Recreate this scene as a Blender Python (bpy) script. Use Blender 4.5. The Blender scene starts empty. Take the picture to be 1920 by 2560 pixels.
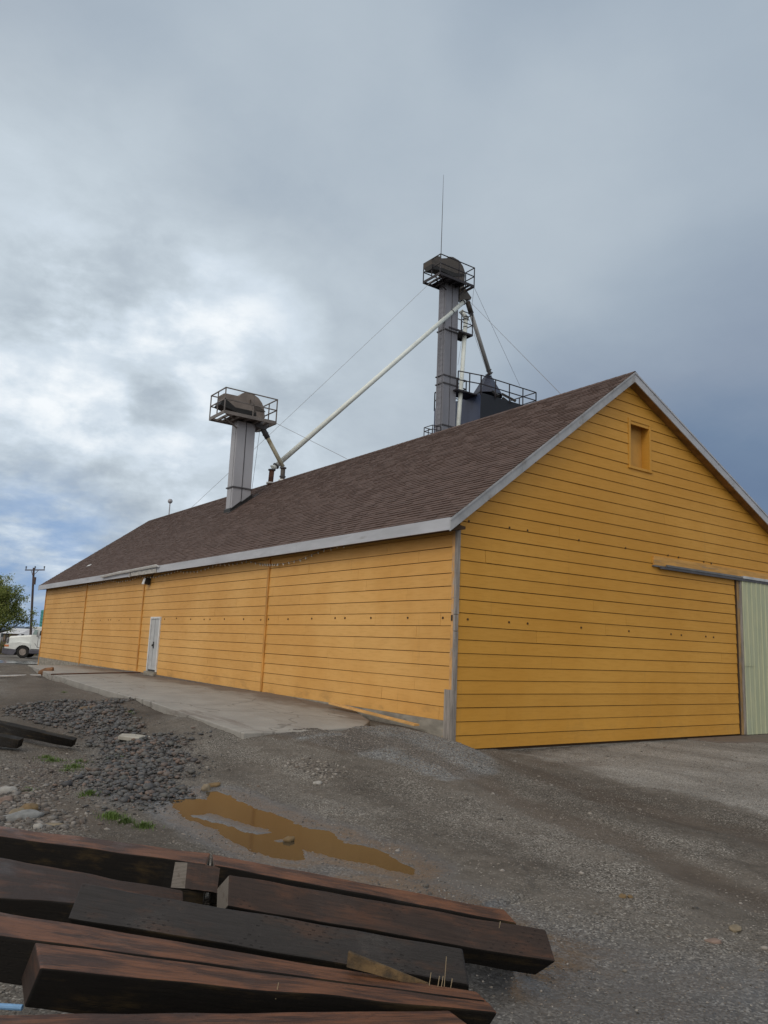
import bpy, math, random
import numpy as np
from mathutils import Vector, Matrix, noise as mnoise
random.seed(7); rng = np.random.default_rng(7)
R = math.radians
scene = bpy.context.scene
COL = scene.collection

# ------------------------------------------------------------------ camera
F_PX, YAW, PIT, ROL = 1941.38, 0.6179, 0.1706, 0.0419      # solved from the siding lines
CAM = Vector((-10.855, -12.512, 1.489))
FW = Vector((math.sin(YAW)*math.cos(PIT), math.cos(YAW)*math.cos(PIT), math.sin(PIT)))
R0 = Vector((math.cos(YAW), -math.sin(YAW), 0)); U0 = R0.cross(FW)
RT = R0*math.cos(ROL) + U0*math.sin(ROL); UP = -R0*math.sin(ROL) + U0*math.cos(ROL)
cd = bpy.data.cameras.new('camera'); cam = bpy.data.objects.new('camera', cd); COL.objects.link(cam)
cd.sensor_fit = 'VERTICAL'; cd.sensor_height = 36; cd.lens = F_PX/2560*36
cd.clip_start = 0.05; cd.clip_end = 20000
cam.matrix_world = Matrix(((RT.x, UP.x, -FW.x, CAM.x), (RT.y, UP.y, -FW.y, CAM.y), (RT.z, UP.z, -FW.z, CAM.z), (0, 0, 0, 1)))
scene.camera = cam

def ray(u, v): return FW + RT*((u-960)/F_PX) - UP*((v-1280)/F_PX)
def at(u, v, ax, val):                 # surveying: where the sight line through a photo point meets a world plane
    d = ray(u, v); return CAM + d*((val-CAM[ax])/d[ax])
def dep(u, v, D): return CAM + ray(u, v)*D
def c1(x, y): return (80+x*.3858, 1380+y*.3858)
def c2(x, y): return (660+x*.3496, 1260+y*.3496)
def c3(x, y): return (x*.2532, 1380+y*.2532)
def c4(x, y): return (x*.3858, 1640+y*.3858)
def c5(x, y): return (400+x*.4219, 1900+y*.4219)
def c6(x, y): return (x*.458, 2040+y*.458)
def c7(x, y): return (680+x*.458, 2100+y*.458)
def c8(x, y): return (600+x*.4822, 1700+y*.4822)
def c9(x, y): return (1100+x*.4943, 1260+y*.4943)
def cg(x, y): return (1100+x*.4943, 1780+y*.4943)
def ce(x, y): return (480+x*.2411, 920+y*.2411)
def ct(x, y): return (1000+x*.2652, 580+y*.2652)
def dd(x, y): return (x*1.1573, y*1.1573)

# ------------------------------------------------------------------ materials
def srgb(r, g, b):
    f = lambda c: (c/255/12.92) if c/255 <= .04045 else ((c/255+.055)/1.055)**2.4
    return (f(r), f(g), f(b), 1)

class NT:
    def __init__(s, tree): s.t = tree; s.n = tree.nodes; s.l = tree.links
    def add(s, typ, **kw):
        nd = s.n.new(typ)
        for k, v in kw.items():
            if k.startswith('i_'):
                key = k[2:]; key = int(key) if key.isdigit() else key.replace('_', ' ')
                s.put(nd, key, v)
            else: setattr(nd, k, v)
        return nd
    def put(s, nd, key, v):
        if isinstance(v, bpy.types.NodeSocket): s.l.new(v, nd.inputs[key])
        elif isinstance(v, bpy.types.Node): s.l.new(v.outputs[0], nd.inputs[key])
        else: nd.inputs[key].default_value = v
    def math(s, op, a, b=0.0, c=0.0, clamp=False):
        nd = s.n.new('ShaderNodeMath'); nd.operation = op; nd.use_clamp = clamp
        s.put(nd, 0, a); s.put(nd, 1, b); s.put(nd, 2, c); return nd.outputs[0]
    def vmath(s, op, a, b=(0, 0, 0)):
        nd = s.n.new('ShaderNodeVectorMath'); nd.operation = op; s.put(nd, 0, a); s.put(nd, 1, b)
        return nd.outputs[1] if op in ('DOT_PRODUCT', 'LENGTH') else nd.outputs[0]
    def mix(s, f, a, b, mode='MIX'):
        nd = s.n.new('ShaderNodeMix'); nd.data_type = 'RGBA'; nd.blend_type = mode
        s.put(nd, 0, f); s.put(nd, 6, a); s.put(nd, 7, b); return nd.outputs[2]
    def step(s, x, a, b, lo=0.0, hi=1.0):
        nd = s.n.new('ShaderNodeMapRange'); nd.interpolation_type = 'SMOOTHSTEP'
        s.put(nd, 0, x); s.put(nd, 1, a); s.put(nd, 2, b); s.put(nd, 3, lo); s.put(nd, 4, hi); return nd.outputs[0]
    def ramp(s, x, stops):
        nd = s.n.new('ShaderNodeValToRGB'); e = nd.color_ramp.elements
        while len(e) < len(stops): e.new(.5)
        for el, (p, c) in zip(e, stops): el.position = p; el.color = c if len(c) == 4 else (*c, 1)
        s.put(nd, 0, x); return nd.outputs[0]
    def noise(s, vec, scale, detail=4, rough=.55, dist=0.0):
        nd = s.n.new('ShaderNodeTexNoise')
        s.put(nd, 'Vector', vec); s.put(nd, 'Scale', scale); s.put(nd, 'Detail', detail); s.put(nd, 'Roughness', rough); s.put(nd, 'Distortion', dist)
        return nd.outputs[0]
    def voro(s, vec, scale, out=0, feature='F1', rnd=1.0):
        nd = s.n.new('ShaderNodeTexVoronoi'); nd.feature = feature
        s.put(nd, 'Vector', vec); s.put(nd, 'Scale', scale); s.put(nd, 'Randomness', rnd); return nd.outputs[out]
    def map(s, vec, sc=(1, 1, 1), loc=(0, 0, 0), rot=(0, 0, 0)):
        nd = s.n.new('ShaderNodeMapping'); s.put(nd, 0, vec); s.put(nd, 1, loc); s.put(nd, 2, rot); s.put(nd, 3, sc); return nd.outputs[0]
    def bump(s, h, strength=.3, dist=.01):
        nd = s.n.new('ShaderNodeBump'); s.put(nd, 'Height', h); s.put(nd, 'Strength', strength); s.put(nd, 'Distance', dist); return nd.outputs[0]
    def attr(s, name):
        nd = s.n.new('ShaderNodeAttribute'); nd.attribute_name = name; return nd.outputs['Fac']

MATS = {}
def material(name, build):
    if name in MATS: return MATS[name]
    m = bpy.data.materials.new(name); m.use_nodes = True
    t = NT(m.node_tree); bs = m.node_tree.nodes['Principled BSDF']
    build(t, bs); MATS[name] = m; return m

def worn(name, col, rough=.6, metal=0.0, var=.18, scale=3.0, dirt=None, dirt_amt=.5, dirt_scale=2.0, stretch=(1, 1, 1), bump=.0, spec=.4):
    def b(t, bs):
        tc = t.add('ShaderNodeTexCoord').outputs['Object']
        v = t.map(tc, stretch)
        n = t.noise(v, scale, 6, .6)
        lo = tuple(c*(1-var) for c in col[:3])+(1,); hi = tuple(min(1, c*(1+var)) for c in col[:3])+(1,)
        c = t.mix(t.step(n, .3, .7), lo, hi)
        if dirt:
            m = t.step(t.noise(v, dirt_scale, 8, .68), 1-dirt_amt-.05, 1-dirt_amt+.12)
            c = t.mix(m, c, dirt)
        t.put(bs, 'Base Color', c); t.put(bs, 'Metallic', metal); t.put(bs, 'Specular IOR Level', spec)
        t.put(bs, 'Roughness', t.math('MULTIPLY_ADD', n, .25, rough-.12))
        if bump: t.put(bs, 'Normal', t.bump(t.noise(v, scale*6, 4), bump, .01))
    return material(name, b)

def siding_mat(name, base, fade, grime=.75):
    def b(t, bs):
        P = t.add('ShaderNodeNewGeometry').outputs['Position']
        rnd = t.attr('rnd')
        big = t.noise(P, .35, 4, .6); fine = t.noise(t.map(P, (1, 1, 9)), 2.2, 6, .65)
        c = t.mix(t.step(big, .35, .7), base, fade)
        c = t.mix(t.math('MULTIPLY', t.step(fine, .42, .75), .32), c, tuple(x*.72 for x in base[:3])+(1,))
        c = t.mix(.075, c, t.mix(rnd, tuple(x*.55 for x in base[:3])+(1,), tuple(min(1, x*1.5) for x in base[:3])+(1,)))
        # splash grime and mildew creeping up from the lowest boards, thin runs below laps
        sx = t.add('ShaderNodeSeparateXYZ', i_0=P)
        z = sx.outputs[2]
        gr = t.noise(t.map(P, (1.3, .9, 1.6)), 1.1, 7, .7)
        low = t.math('MULTIPLY', t.step(z, -.5, .55, 1, 0), t.step(gr, .5, .68))
        c = t.mix(t.math('MULTIPLY', low, grime), c, (.09, .07, .035, 1))
        runs = t.noise(t.map(P, (7, 7, .35)), 1.2, 5, .7)
        c = t.mix(t.math('MULTIPLY', t.step(runs, .6, .78), .22), c, (.2, .12, .05, 1))
        sp = t.voro(P, 2.6, 0); c = t.mix(t.math('MULTIPLY', t.step(sp, .016, .01), .6), c, (.7, .62, .42, 1))
        t.put(bs, 'Base Color', c); t.put(bs, 'Roughness', t.math('MULTIPLY_ADD', fine, .3, .42)); t.put(bs, 'Specular IOR Level', .35)
        h = t.math('ADD', t.noise(t.map(P, (2, 2, 14)), 6, 5, .6), t.math('MULTIPLY', t.noise(P, 1.2, 2), 2.0))
        t.put(bs, 'Normal', t.bump(h, .16, .012))
    return material(name, b)
M_SIDE = siding_mat('yellow_paint_side', (.585, .310, .078, 1), (.67, .39, .125, 1))  # paler yellow on the side wall than on the gable
M_GABLE = siding_mat('yellow_paint', (.535, .264, .032, 1), (.60, .315, .052, 1), .12)
M_TRIMY = worn('yellow_trim', (.50, .24, .05, 1), .55, var=.25, scale=4, dirt=(.16, .09, .04, 1), dirt_amt=.32, stretch=(1, 1, .5))
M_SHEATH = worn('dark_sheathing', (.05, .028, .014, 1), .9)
M_FASCIA = worn('weathered_white_fascia', (.41, .435, .49, 1), .5, var=.12, scale=1.2, dirt=(.27, .27, .28, 1), dirt_amt=.38, dirt_scale=1.6, stretch=(1, .5, 3), bump=.1)
M_RAKE = worn('weathered_rake_paint', (.34, .36, .395, 1), .55, var=.15, scale=2, dirt=(.24, .22, .2, 1), dirt_amt=.42, dirt_scale=2.4, bump=.15)
M_GREYWOOD = worn('grey_bare_wood', (.26, .24, .225, 1), .8, var=.35, scale=5, dirt=(.10, .09, .085, 1), dirt_amt=.4, stretch=(3, 3, .3), bump=.3)
M_CONC = worn('foundation_concrete', (.25, .235, .205, 1), .9, var=.25, scale=2.5, dirt=(.36, .21, .07, 1), dirt_amt=.35, dirt_scale=1.2, stretch=(1, 1, 3), bump=.4)
M_WHITE = worn('white_paint', (.62, .64, .66, 1), .45, var=.1, scale=3, dirt=(.35, .34, .32, 1), dirt_amt=.3)
M_BLACK = worn('black_metal', (.022, .022, .024, 1), .45, var=.3)
M_TAR = worn('roof_tar', (.012, .012, .013, 1), .55, var=.4, bump=.3)
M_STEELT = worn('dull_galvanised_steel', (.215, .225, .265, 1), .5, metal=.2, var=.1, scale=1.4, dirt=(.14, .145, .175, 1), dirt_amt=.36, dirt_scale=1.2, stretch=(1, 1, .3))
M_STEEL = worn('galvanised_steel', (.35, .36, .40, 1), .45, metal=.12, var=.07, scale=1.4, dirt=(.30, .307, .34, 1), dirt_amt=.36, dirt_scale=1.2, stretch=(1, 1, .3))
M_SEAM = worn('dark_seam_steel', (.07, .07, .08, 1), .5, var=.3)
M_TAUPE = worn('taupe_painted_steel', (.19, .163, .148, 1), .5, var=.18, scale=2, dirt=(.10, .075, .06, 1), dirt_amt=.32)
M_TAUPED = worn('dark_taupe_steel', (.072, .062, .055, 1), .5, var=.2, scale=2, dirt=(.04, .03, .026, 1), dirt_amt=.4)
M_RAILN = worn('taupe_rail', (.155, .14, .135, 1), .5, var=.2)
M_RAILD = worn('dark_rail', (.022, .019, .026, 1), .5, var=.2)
M_PIPE = worn('pale_spout_pipe', (.68, .74, .73, 1), .4, var=.08, scale=1.4, dirt=(.52, .54, .51, 1), dirt_amt=.34)
M_PIPEY = worn('stained_spout_pipe', (.42, .40, .31, 1), .5, var=.2, scale=2.2, dirt=(.28, .22, .11, 1), dirt_amt=.45)
M_PIPEG = worn('grey_spout_pipe', (.33, .345, .36, 1), .45, var=.12, scale=1.6)
M_RUST = worn('rusty_pipe', (.10, .045, .028, 1), .8, var=.4, scale=5, dirt=(.05, .03, .025, 1), dirt_amt=.4)
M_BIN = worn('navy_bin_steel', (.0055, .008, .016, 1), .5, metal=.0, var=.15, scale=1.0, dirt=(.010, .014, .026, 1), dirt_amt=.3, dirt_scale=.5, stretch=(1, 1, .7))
M_WIRE = worn('guy_wire', (.26, .26, .27, 1), .5, metal=.5)
M_GREEND = None

def sliding_b(t, bs):
    P = t.add('ShaderNodeNewGeometry').outputs['Position']
    n = t.noise(t.map(P, (2, 2, .4)), 2.0, 6, .6)
    c = t.mix(t.step(n, .35, .7), (.38, .42, .29, 1), (.47, .49, .33, 1))
    c = t.mix(t.math('MULTIPLY', t.step(t.noise(P, .9, 5), .5, .7), .5), c, (.36, .42, .33, 1))
    c = t.mix(t.step(t.noise(t.map(P, (1, 1, .3)), 6, 8, .75), .66, .76), c, (.19, .16, .11, 1))
    t.put(bs, 'Base Color', c); t.put(bs, 'Roughness', .5)
M_SLIDE = material('pale_green_sheet_metal', sliding_b)

def shingle_b(t, bs):
    uv = t.add('ShaderNodeUVMap', uv_map='UVMap').outputs[0]
    bt = t.add('ShaderNodeTexBrick', offset=.37, offset_frequency=1, squash=1.0)
    t.put(bt, 'Vector', uv); t.put(bt, 'Scale', 1.0); t.put(bt, 'Brick Width', .30); t.put(bt, 'Row Height', .14)
    t.put(bt, 'Mortar Size', .006); t.put(bt, 'Mortar Smooth', .2); t.put(bt, 'Bias', 0.0)
    t.put(bt, 'Color1', (0, 0, 0, 1)); t.put(bt, 'Color2', (1, 1, 1, 1)); t.put(bt, 'Mortar', (.2, .2, .2, 1))
    g = bt.outputs[0]
    c = t.ramp(g, [(0, (.080, .054, .047)), (.5, (.096, .064, .056)), (1, (.110, .074, .064))])
    big = t.noise(uv, .25, 5, .6)
    c = t.mix(t.math('MULTIPLY', t.step(big, .4, .7), .4), c, (.105, .075, .066, 1))
    gran = t.noise(uv, 60, 3, .7)
    c = t.mix(t.step(gran, .35, .7, .0, .35), c, (.15, .105, .09, 1))
    streak = t.noise(t.map(uv, (2.2, .18, 1)), 1.0, 5, .65)
    c = t.mix(t.math('MULTIPLY', t.step(streak, .55, .8), .15), c, (.045, .032, .03, 1))
    t.put(bs, 'Base Color', c); t.put(bs, 'Roughness', .8); t.put(bs, 'Specular IOR Level', .3)
    t.put(bs, 'Normal', t.bump(t.math('ADD', g, t.math('MULTIPLY', gran, .5)), .5, .006))
M_SHING = material('brown_shingles', shingle_b)

def wood_b(dark, mid, red, endg, redamt, rough=.5):
    def b(t, bs):
        uv = t.add('ShaderNodeUVMap', uv_map='UVMap').outputs[0]
        oi = t.add('ShaderNodeObjectInfo').outputs['Random']
        off = t.add('ShaderNodeCombineXYZ', i_0=t.math('MULTIPLY', oi, 37.0), i_1=t.math('MULTIPLY', oi, 11.0))
        v = t.vmath('ADD', uv, off.outputs[0])
        grain = t.noise(t.map(v, (1.2, 22, 1)), 3.0, 8, .68, .6)
        grain2 = t.noise(t.map(v, (3.0, 90, 1)), 3.0, 5, .7)
        patch = t.noise(t.map(v, (.9, 2.6, 1)), 2.2, 6, .65)
        c = t.mix(t.step(grain, .32, .68), dark, mid)
        m = t.math('MULTIPLY', t.step(patch, .62-redamt*.35, .80-redamt*.35), t.step(grain, .25, .6))
        c = t.mix(m, c, red)
        c = t.mix(t.math('MULTIPLY', t.step(grain2, .54, .74), .5), c, tuple(x*.45 for x in dark[:3])+(1,))
        wetm = t.step(t.noise(v, 1.7, 4, .6), .5, .68)
        # rows of treatment incisions
        br = t.add('ShaderNodeTexBrick', offset=.5, offset_frequency=2)
        t.put(br, 'Vector', v); t.put(br, 'Scale', 1.0); t.put(br, 'Brick Width', .055); t.put(br, 'Row Height', .028); t.put(br, 'Mortar Size', .0)
        fx = t.vmath('ADD', v, (0, 0, 0))
        sx = t.add('ShaderNodeSeparateXYZ', i_0=fx)
        row = t.math('FLOOR', t.math('DIVIDE', sx.outputs[1], .03))
        ux = t.math('FRACT', t.math('ADD', t.math('DIVIDE', sx.outputs[0], .06), t.math('MULTIPLY', row, .37)))
        uy = t.math('FRACT', t.math('DIVIDE', sx.outputs[1], .03))
        inc = t.math('MULTIPLY', t.step(t.math('ABSOLUTE', t.math('SUBTRACT', ux, .5)), .17, .10), t.step(t.math('ABSOLUTE', t.math('SUBTRACT', uy, .5)), .14, .06))
        inc = t.math('MULTIPLY', inc, t.step(t.noise(v, 3.0, 5, .7), .50, .62))
        c = t.mix(t.math('MULTIPLY', inc, .55), c, (.006, .005, .005, 1))
        ck = t.noise(t.map(v, (.55, 38, 1), (3, 7, 0)), 2.0, 3, .5, .8); c = t.mix(t.step(ck, .70, .735), c, (.004, .003, .003, 1))
        t.put(bs, 'Base Color', c)
        t.put(bs, 'Roughness', t.math('SUBTRACT', rough+.18, t.math('MULTIPLY', wetm, .22)))
        t.put(bs, 'Specular IOR Level', .28)
        h = t.math('SUBTRACT', t.math('ADD', grain, t.math('MULTIPLY', grain2, .5)), t.math('MULTIPLY', inc, 1.2))
        t.put(bs, 'Normal', t.bump(h, .7, .005))
    return b
M_TRED = material('creosote_red_brown', wood_b((.030, .015, .011, 1), (.062, .030, .021, 1), (.165, .068, .034, 1), None, .6, .40))
M_TDARK = material('creosote_dark_brown', wood_b((.021, .013, .011, 1), (.034, .021, .017, 1), (.07, .032, .019, 1), None, .42, .42))
M_TBLUE = material('creosote_blue_black', wood_b((.016, .015, .016, 1), (.025, .023, .025, 1), (.050, .028, .020, 1), None, .33, .38))
M_TSIDE = material('creosoted_side_black', wood_b((.0035, .003, .003, 1), (.0075, .006, .005, 1), (.040, .027, .011, 1), None, .3, .72))  # near-black timber sides, darker than the tops, with brown-yellow splotches
def endgrain_b(t, bs):
    uv = t.add('ShaderNodeUVMap', uv_map='UVMap').outputs[0]
    w = t.add('ShaderNodeTexWave', wave_type='BANDS', bands_direction='X'); t.put(w, 'Vector', uv); t.put(w, 'Scale', 26.0); t.put(w, 'Distortion', 2.0); t.put(w, 'Detail', 3.0)
    c = t.mix(w.outputs[1], (.05, .042, .036, 1), (.19, .17, .15, 1))
    c = t.mix(t.step(t.noise(uv, 9, 5), .5, .7), c, (.06, .045, .032, 1))
    t.put(bs, 'Base Color', c); t.put(bs, 'Roughness', .8)
M_TEND = material('sawn_end_grain', endgrain_b)
M_OLDWOOD = worn('split_tan_wood', (.095, .06, .026, 1), .8, var=.5, scale=14, dirt=(.03, .022, .014, 1), dirt_amt=.45, dirt_scale=9, bump=.5)
M_PLANKY = worn('yellow_painted_plank', (.56, .33, .12, 1), .6, var=.15, scale=3, dirt=(.3, .2, .1, 1), dirt_amt=.3)

def slab_b(t, bs):
    P = t.add('ShaderNodeNewGeometry').outputs['Position']
    sx = t.add('ShaderNodeSeparateXYZ', i_0=P)
    n = t.noise(P, 1.4, 8, .65); f = t.noise(P, 45, 4, .7)
    c = t.mix(t.step(n, .3, .7), (.235, .228, .213, 1), (.31, .30, .28, 1))
    c = t.mix(t.step(f, .5, .75, 0, .5), c, (.11, .105, .095, 1))
    # brown silt washed along the wall
    edge = t.math('ADD', sx.outputs[0], t.math('MULTIPLY', t.math('SUBTRACT', t.noise(t.map(P, (1, .45, 1)), .9, 6, .65), .5), 3.4))
    silt = t.step(edge, -1.5, -.5)
    c = t.mix(t.math('MULTIPLY', silt, .88), c, t.mix(t.noise(P, 6, 5), (.085, .064, .052, 1), (.14, .112, .093, 1)))
    st = t.noise(t.map(P, (1.6, .25, 1), (3, 0, 0), (0, 0, .5)), 1.0, 7, .7)
    c = t.mix(t.math('MULTIPLY', t.step(st, .56, .68), .55), c, (.10, .072, .058, 1))
    crack = t.voro(t.vmath('ADD', P, t.vmath('SCALE', P)), .42, 0, 'DISTANCE_TO_EDGE')
    nd = t.add('ShaderNodeTexVoronoi', feature='DISTANCE_TO_EDGE')
    wp = t.add('ShaderNodeVectorMath', operation='ADD'); t.put(wp, 0, P)
    nz = t.add('ShaderNodeTexNoise'); t.put(nz, 'Vector', P); t.put(nz, 'Scale', 1.3)
    t.put(wp, 1, nz.outputs[1]); t.put(nd, 'Vector', wp.outputs[0]); t.put(nd, 'Scale', .42)
    cr = t.step(nd.outputs[0], .012, .003)
    c = t.mix(t.math('MULTIPLY', cr, .5), c, (.06, .053, .047, 1))
    t.put(bs, 'Base Color', c); t.put(bs, 'Roughness', t.math('MULTIPLY_ADD', n, .4, .5)); 
    t.put(bs, 'Normal', t.bump(t.math('SUBTRACT', f, t.math('MULTIPLY', cr, 2)), .35, .008))
M_SLAB = material('stained_concrete', slab_b)

def ground_b(t, bs):
    P = t.add('ShaderNodeNewGeometry').outputs['Position']
    light, brown, wet, blue = [t.attr(k) for k in ('light', 'brown', 'wet', 'blue')]
    n1 = t.noise(P, .8, 6, .6); n2 = t.noise(P, 5, 6, .65); n3 = t.noise(P, 28, 5, .7)
    pc = t.add('ShaderNodeTexVoronoi'); t.put(pc, 'Vector', P); t.put(pc, 'Scale', 66.0)
    pb = t.add('ShaderNodeTexVoronoi'); t.put(pb, 'Vector', P); t.put(pb, 'Scale', 24.0)
    cell = t.add('ShaderNodeSeparateColor', i_0=pc.outputs[1]).outputs[0]
    cell2 = t.add('ShaderNodeSeparateColor', i_0=pb.outputs[1]).outputs[1]
    pale = t.step(t.noise(t.map(P, (1, 1, 1), (4, 9, 0)), .35, 5, .6), .38, .62)
    soil = t.mix(t.step(n2, .3, .7), (.078, .067, .056, 1), (.130, .114, .097, 1))
    soil = t.mix(t.math('MULTIPLY', pale, .5), soil, (.145, .133, .118, 1))
    grav = t.ramp(cell, [(0, (.021, .019, .0165)), (.28, (.073, .067, .059)), (.6, (.148, .137, .121)), (.88, (.275, .258, .232)), (1, (.46, .44, .41))])
    c = t.mix(t.math('MULTIPLY', t.step(t.math('ADD', t.math('MULTIPLY', n3, .45), t.math('MULTIPLY', n1, .55)), .42, .60), .85), soil, grav)
    c = t.mix(t.math('MULTIPLY', t.step(cell2, .86, .93), t.step(pb.outputs[0], .40, .28)), c, t.mix(cell, (.12, .105, .09, 1), (.27, .25, .22, 1)))
    lg = t.ramp(cell, [(0, (.12, .116, .108)), (.5, (.235, .228, .214)), (1, (.37, .36, .34))])
    e = lambda a: t.step(t.math('ADD', a, t.math('MULTIPLY', t.math('SUBTRACT', n2, .5), .9)), .25, .75)
    c = t.mix(t.math('MULTIPLY', e(light), .85), c, lg)
    bg = t.ramp(cell, [(0, (.055, .058, .06)), (.45, (.15, .155, .16)), (.8, (.235, .245, .25)), (1, (.37, .38, .385))])
    c = t.mix(t.math('MULTIPLY', e(blue), .9), c, bg)
    bs_ = t.mix(n3, (.058, .044, .034, 1), (.105, .083, .066, 1))
    c = t.mix(t.math('MULTIPLY', e(brown), .62), c, bs_)
    we = t.step(t.math('ADD', wet, t.math('MULTIPLY', t.math('SUBTRACT', n2, .5), .45)), .15, .85)
    big = t.noise(t.map(P, (.9, .35, 1), (0, 0, 0), (0, 0, .62)), .9, 6, .62)
    c = t.mix(1.0, c, t.mix(t.step(big, .32, .68), (.70, .69, .68, 1), (1.18, 1.19, 1.2, 1)), 'MULTIPLY')
    c = t.mix(t.math('MULTIPLY', we, .8), c, t.mix(cell, (.040, .042, .046, 1), (.088, .092, .100, 1)))  # wet grey silt, with the sky's blue reflection put into its colour
    t.put(bs, 'Base Color', c)
    t.put(bs, 'Roughness', t.math('SUBTRACT', .93, t.math('MULTIPLY', we, t.math('MULTIPLY_ADD', n3, .4, .42))))
    t.put(bs, 'Specular IOR Level', t.math('MULTIPLY_ADD', we, .3, .35))
    h = t.math('ADD', t.math('ADD', t.math('MULTIPLY', t.math('SUBTRACT', 1.0, pc.outputs[0]), .5), t.math('MULTIPLY', t.math('SUBTRACT', 1.0, pb.outputs[0]), .7)), t.math('MULTIPLY', n2, 1.5))
    bmp = t.add('ShaderNodeBump'); t.put(bmp, 'Height', h); t.put(bmp, 'Strength', t.math('MULTIPLY_ADD', we, -.62, .8)); t.put(bmp, 'Distance', .016)
    t.put(bs, 'Normal', bmp.outputs[0])
M_GROUND = material('gravel_and_dirt', ground_b)

def stone_mat(name, cols, rough=.75):
    def b(t, bs):
        r = t.attr('rnd')
        P = t.add('ShaderNodeNewGeometry').outputs['Position']
        k = len(cols)-1
        c = t.ramp(r, [(i/k, col) for i, col in enumerate(cols)])
        c = t.mix(t.step(t.noise(P, 30, 5, .7), .45, .75, 0, .4), c, (.05, .045, .04, 1))
        t.put(bs, 'Base Color', c); t.put(bs, 'Roughness', rough)
        t.put(bs, 'Normal', t.bump(t.noise(P, 60, 4), .3, .004))
    return material(name, b)
M_STONES = stone_mat('loose_gravel', [(.05, .045, .04), (.10, .09, .08), (.16, .14, .12), (.21, .19, .165), (.30, .28, .26), (.13, .10, .08)])
M_BALLAST = stone_mat('dark_ballast', [(.035, .037, .042), (.055, .058, .064), (.08, .082, .086), (.11, .105, .10), (.06, .066, .066), (.15, .105, .085), (.05, .052, .058)], .6)
M_PEBB = stone_mat('pebble_mix', [(.06, .054, .05), (.11, .098, .088), (.17, .155, .14), (.10, .075, .062), (.25, .235, .22), (.06, .058, .058)])

def water_b(t, bs):
    P = t.add('ShaderNodeNewGeometry').outputs['Position']
    n = t.noise(P, 1.2, 4)
    t.put(bs, 'Base Color', t.mix(n, (.044, .034, .021, 1), (.053, .041, .026, 1)))
    t.put(bs, 'Roughness', .09); t.put(bs, 'IOR', 1.33); t.put(bs, 'Specular IOR Level', .36)
    t.put(bs, 'Normal', t.bump(t.noise(P, 3.5, 3), .02, .01))
M_WATER = material('muddy_water', water_b)
M_WET = worn('rain_water', (.05, .05, .05, 1), .1, var=.1)
M_GRASS = worn('fresh_grass', (.075, .125, .025, 1), .6, var=.4, scale=6)
M_STRAW = worn('dry_straw', (.25, .2, .13, 1), .8)

def leaf_b(t, bs):
    r = t.attr('rnd')
    c = t.ramp(r, [(0, (.07, .10, .02)), (.5, (.20, .25, .055)), (1, (.42, .45, .15))])
    t.put(bs, 'Base Color', c); t.put(bs, 'Roughness', .6)
    tr_ = t.add('ShaderNodeBsdfTranslucent', i_Color=c); mxs = t.add('ShaderNodeMixShader', i_0=.4)
    t.l.new(bs.outputs[0], mxs.inputs[1]); t.l.new(tr_.outputs[0], mxs.inputs[2]); t.l.new(mxs.outputs[0], t.n['Material Output'].inputs[0])
M_LEAF = material('spring_leaves', leaf_b)
M_BARK = worn('bark', (.05, .04, .032, 1), .9, var=.4, scale=8)
M_POLE = worn('pole_wood', (.085, .065, .065, 1), .85, var=.3, scale=4)
M_TEAL = worn('teal_plastic', (.05, .27, .27, 1), .45, var=.15)
M_TRUCKW = worn('truck_white', (.68, .72, .72, 1), .3, var=.05, dirt=(.5, .51, .5, 1), dirt_amt=.3, spec=.5)
M_BUMP = worn('truck_bumper_grey', (.09, .09, .115, 1), .4, var=.2)
M_GLASS = material('dark_glass', lambda t, bs: (t.put(bs, 'Base Color', (.012, .015, .017, 1)), t.put(bs, 'Roughness', .05)))
M_WIND = material('windscreen_glass', lambda t, bs: (t.put(bs, 'Base Color', (.28, .38, .38, 1)), t.put(bs, 'Roughness', .08)))
M_TYRE = worn('tyre_rubber', (.018, .018, .018, 1), .8)
M_RIM = worn('dusty_rim', (.26, .23, .21, 1), .5, var=.3, scale=5)
M_AMBER = worn('amber_lens', (.55, .2, .08, 1), .25)
M_LOGO = worn('grey_emblem', (.38, .36, .38, 1), .5)
M_BULB = material('clear_bulb', lambda t, bs: (t.put(bs, 'Base Color', (.75, .73, .68, 1)), t.put(bs, 'Roughness', .12)))
M_SHED = worn('weathered_shed_wall', (.16, .145, .14, 1), .8, var=.3, scale=1.5)
M_SHEDR = worn('pale_tin_roof', (.55, .56, .58, 1), .4, var=.15, scale=.5)
M_PLUG = worn('dark_plug', (.085, .045, .014, 1), .7, var=.5, scale=30)
M_BRUSH = material('dry_brush', lambda t, bs: (t.put(bs, 'Base Color', t.ramp(t.attr('rnd'), [(0, (.07, .055, .03)), (.6, (.16, .13, .075)), (1, (.10, .11, .04))])), t.put(bs, 'Roughness', .9)))
M_HILL = material('far_hills', lambda t, bs: (t.put(bs, 'Base Color', t.mix(t.step(t.noise(t.add('ShaderNodeNewGeometry').outputs['Position'], .004, 6), .4, .6), (.045, .075, .13, 1), (.075, .11, .17, 1))), t.put(bs, 'Roughness', 1.0)))  # blue of the distance haze is put into the hill colour

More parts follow.
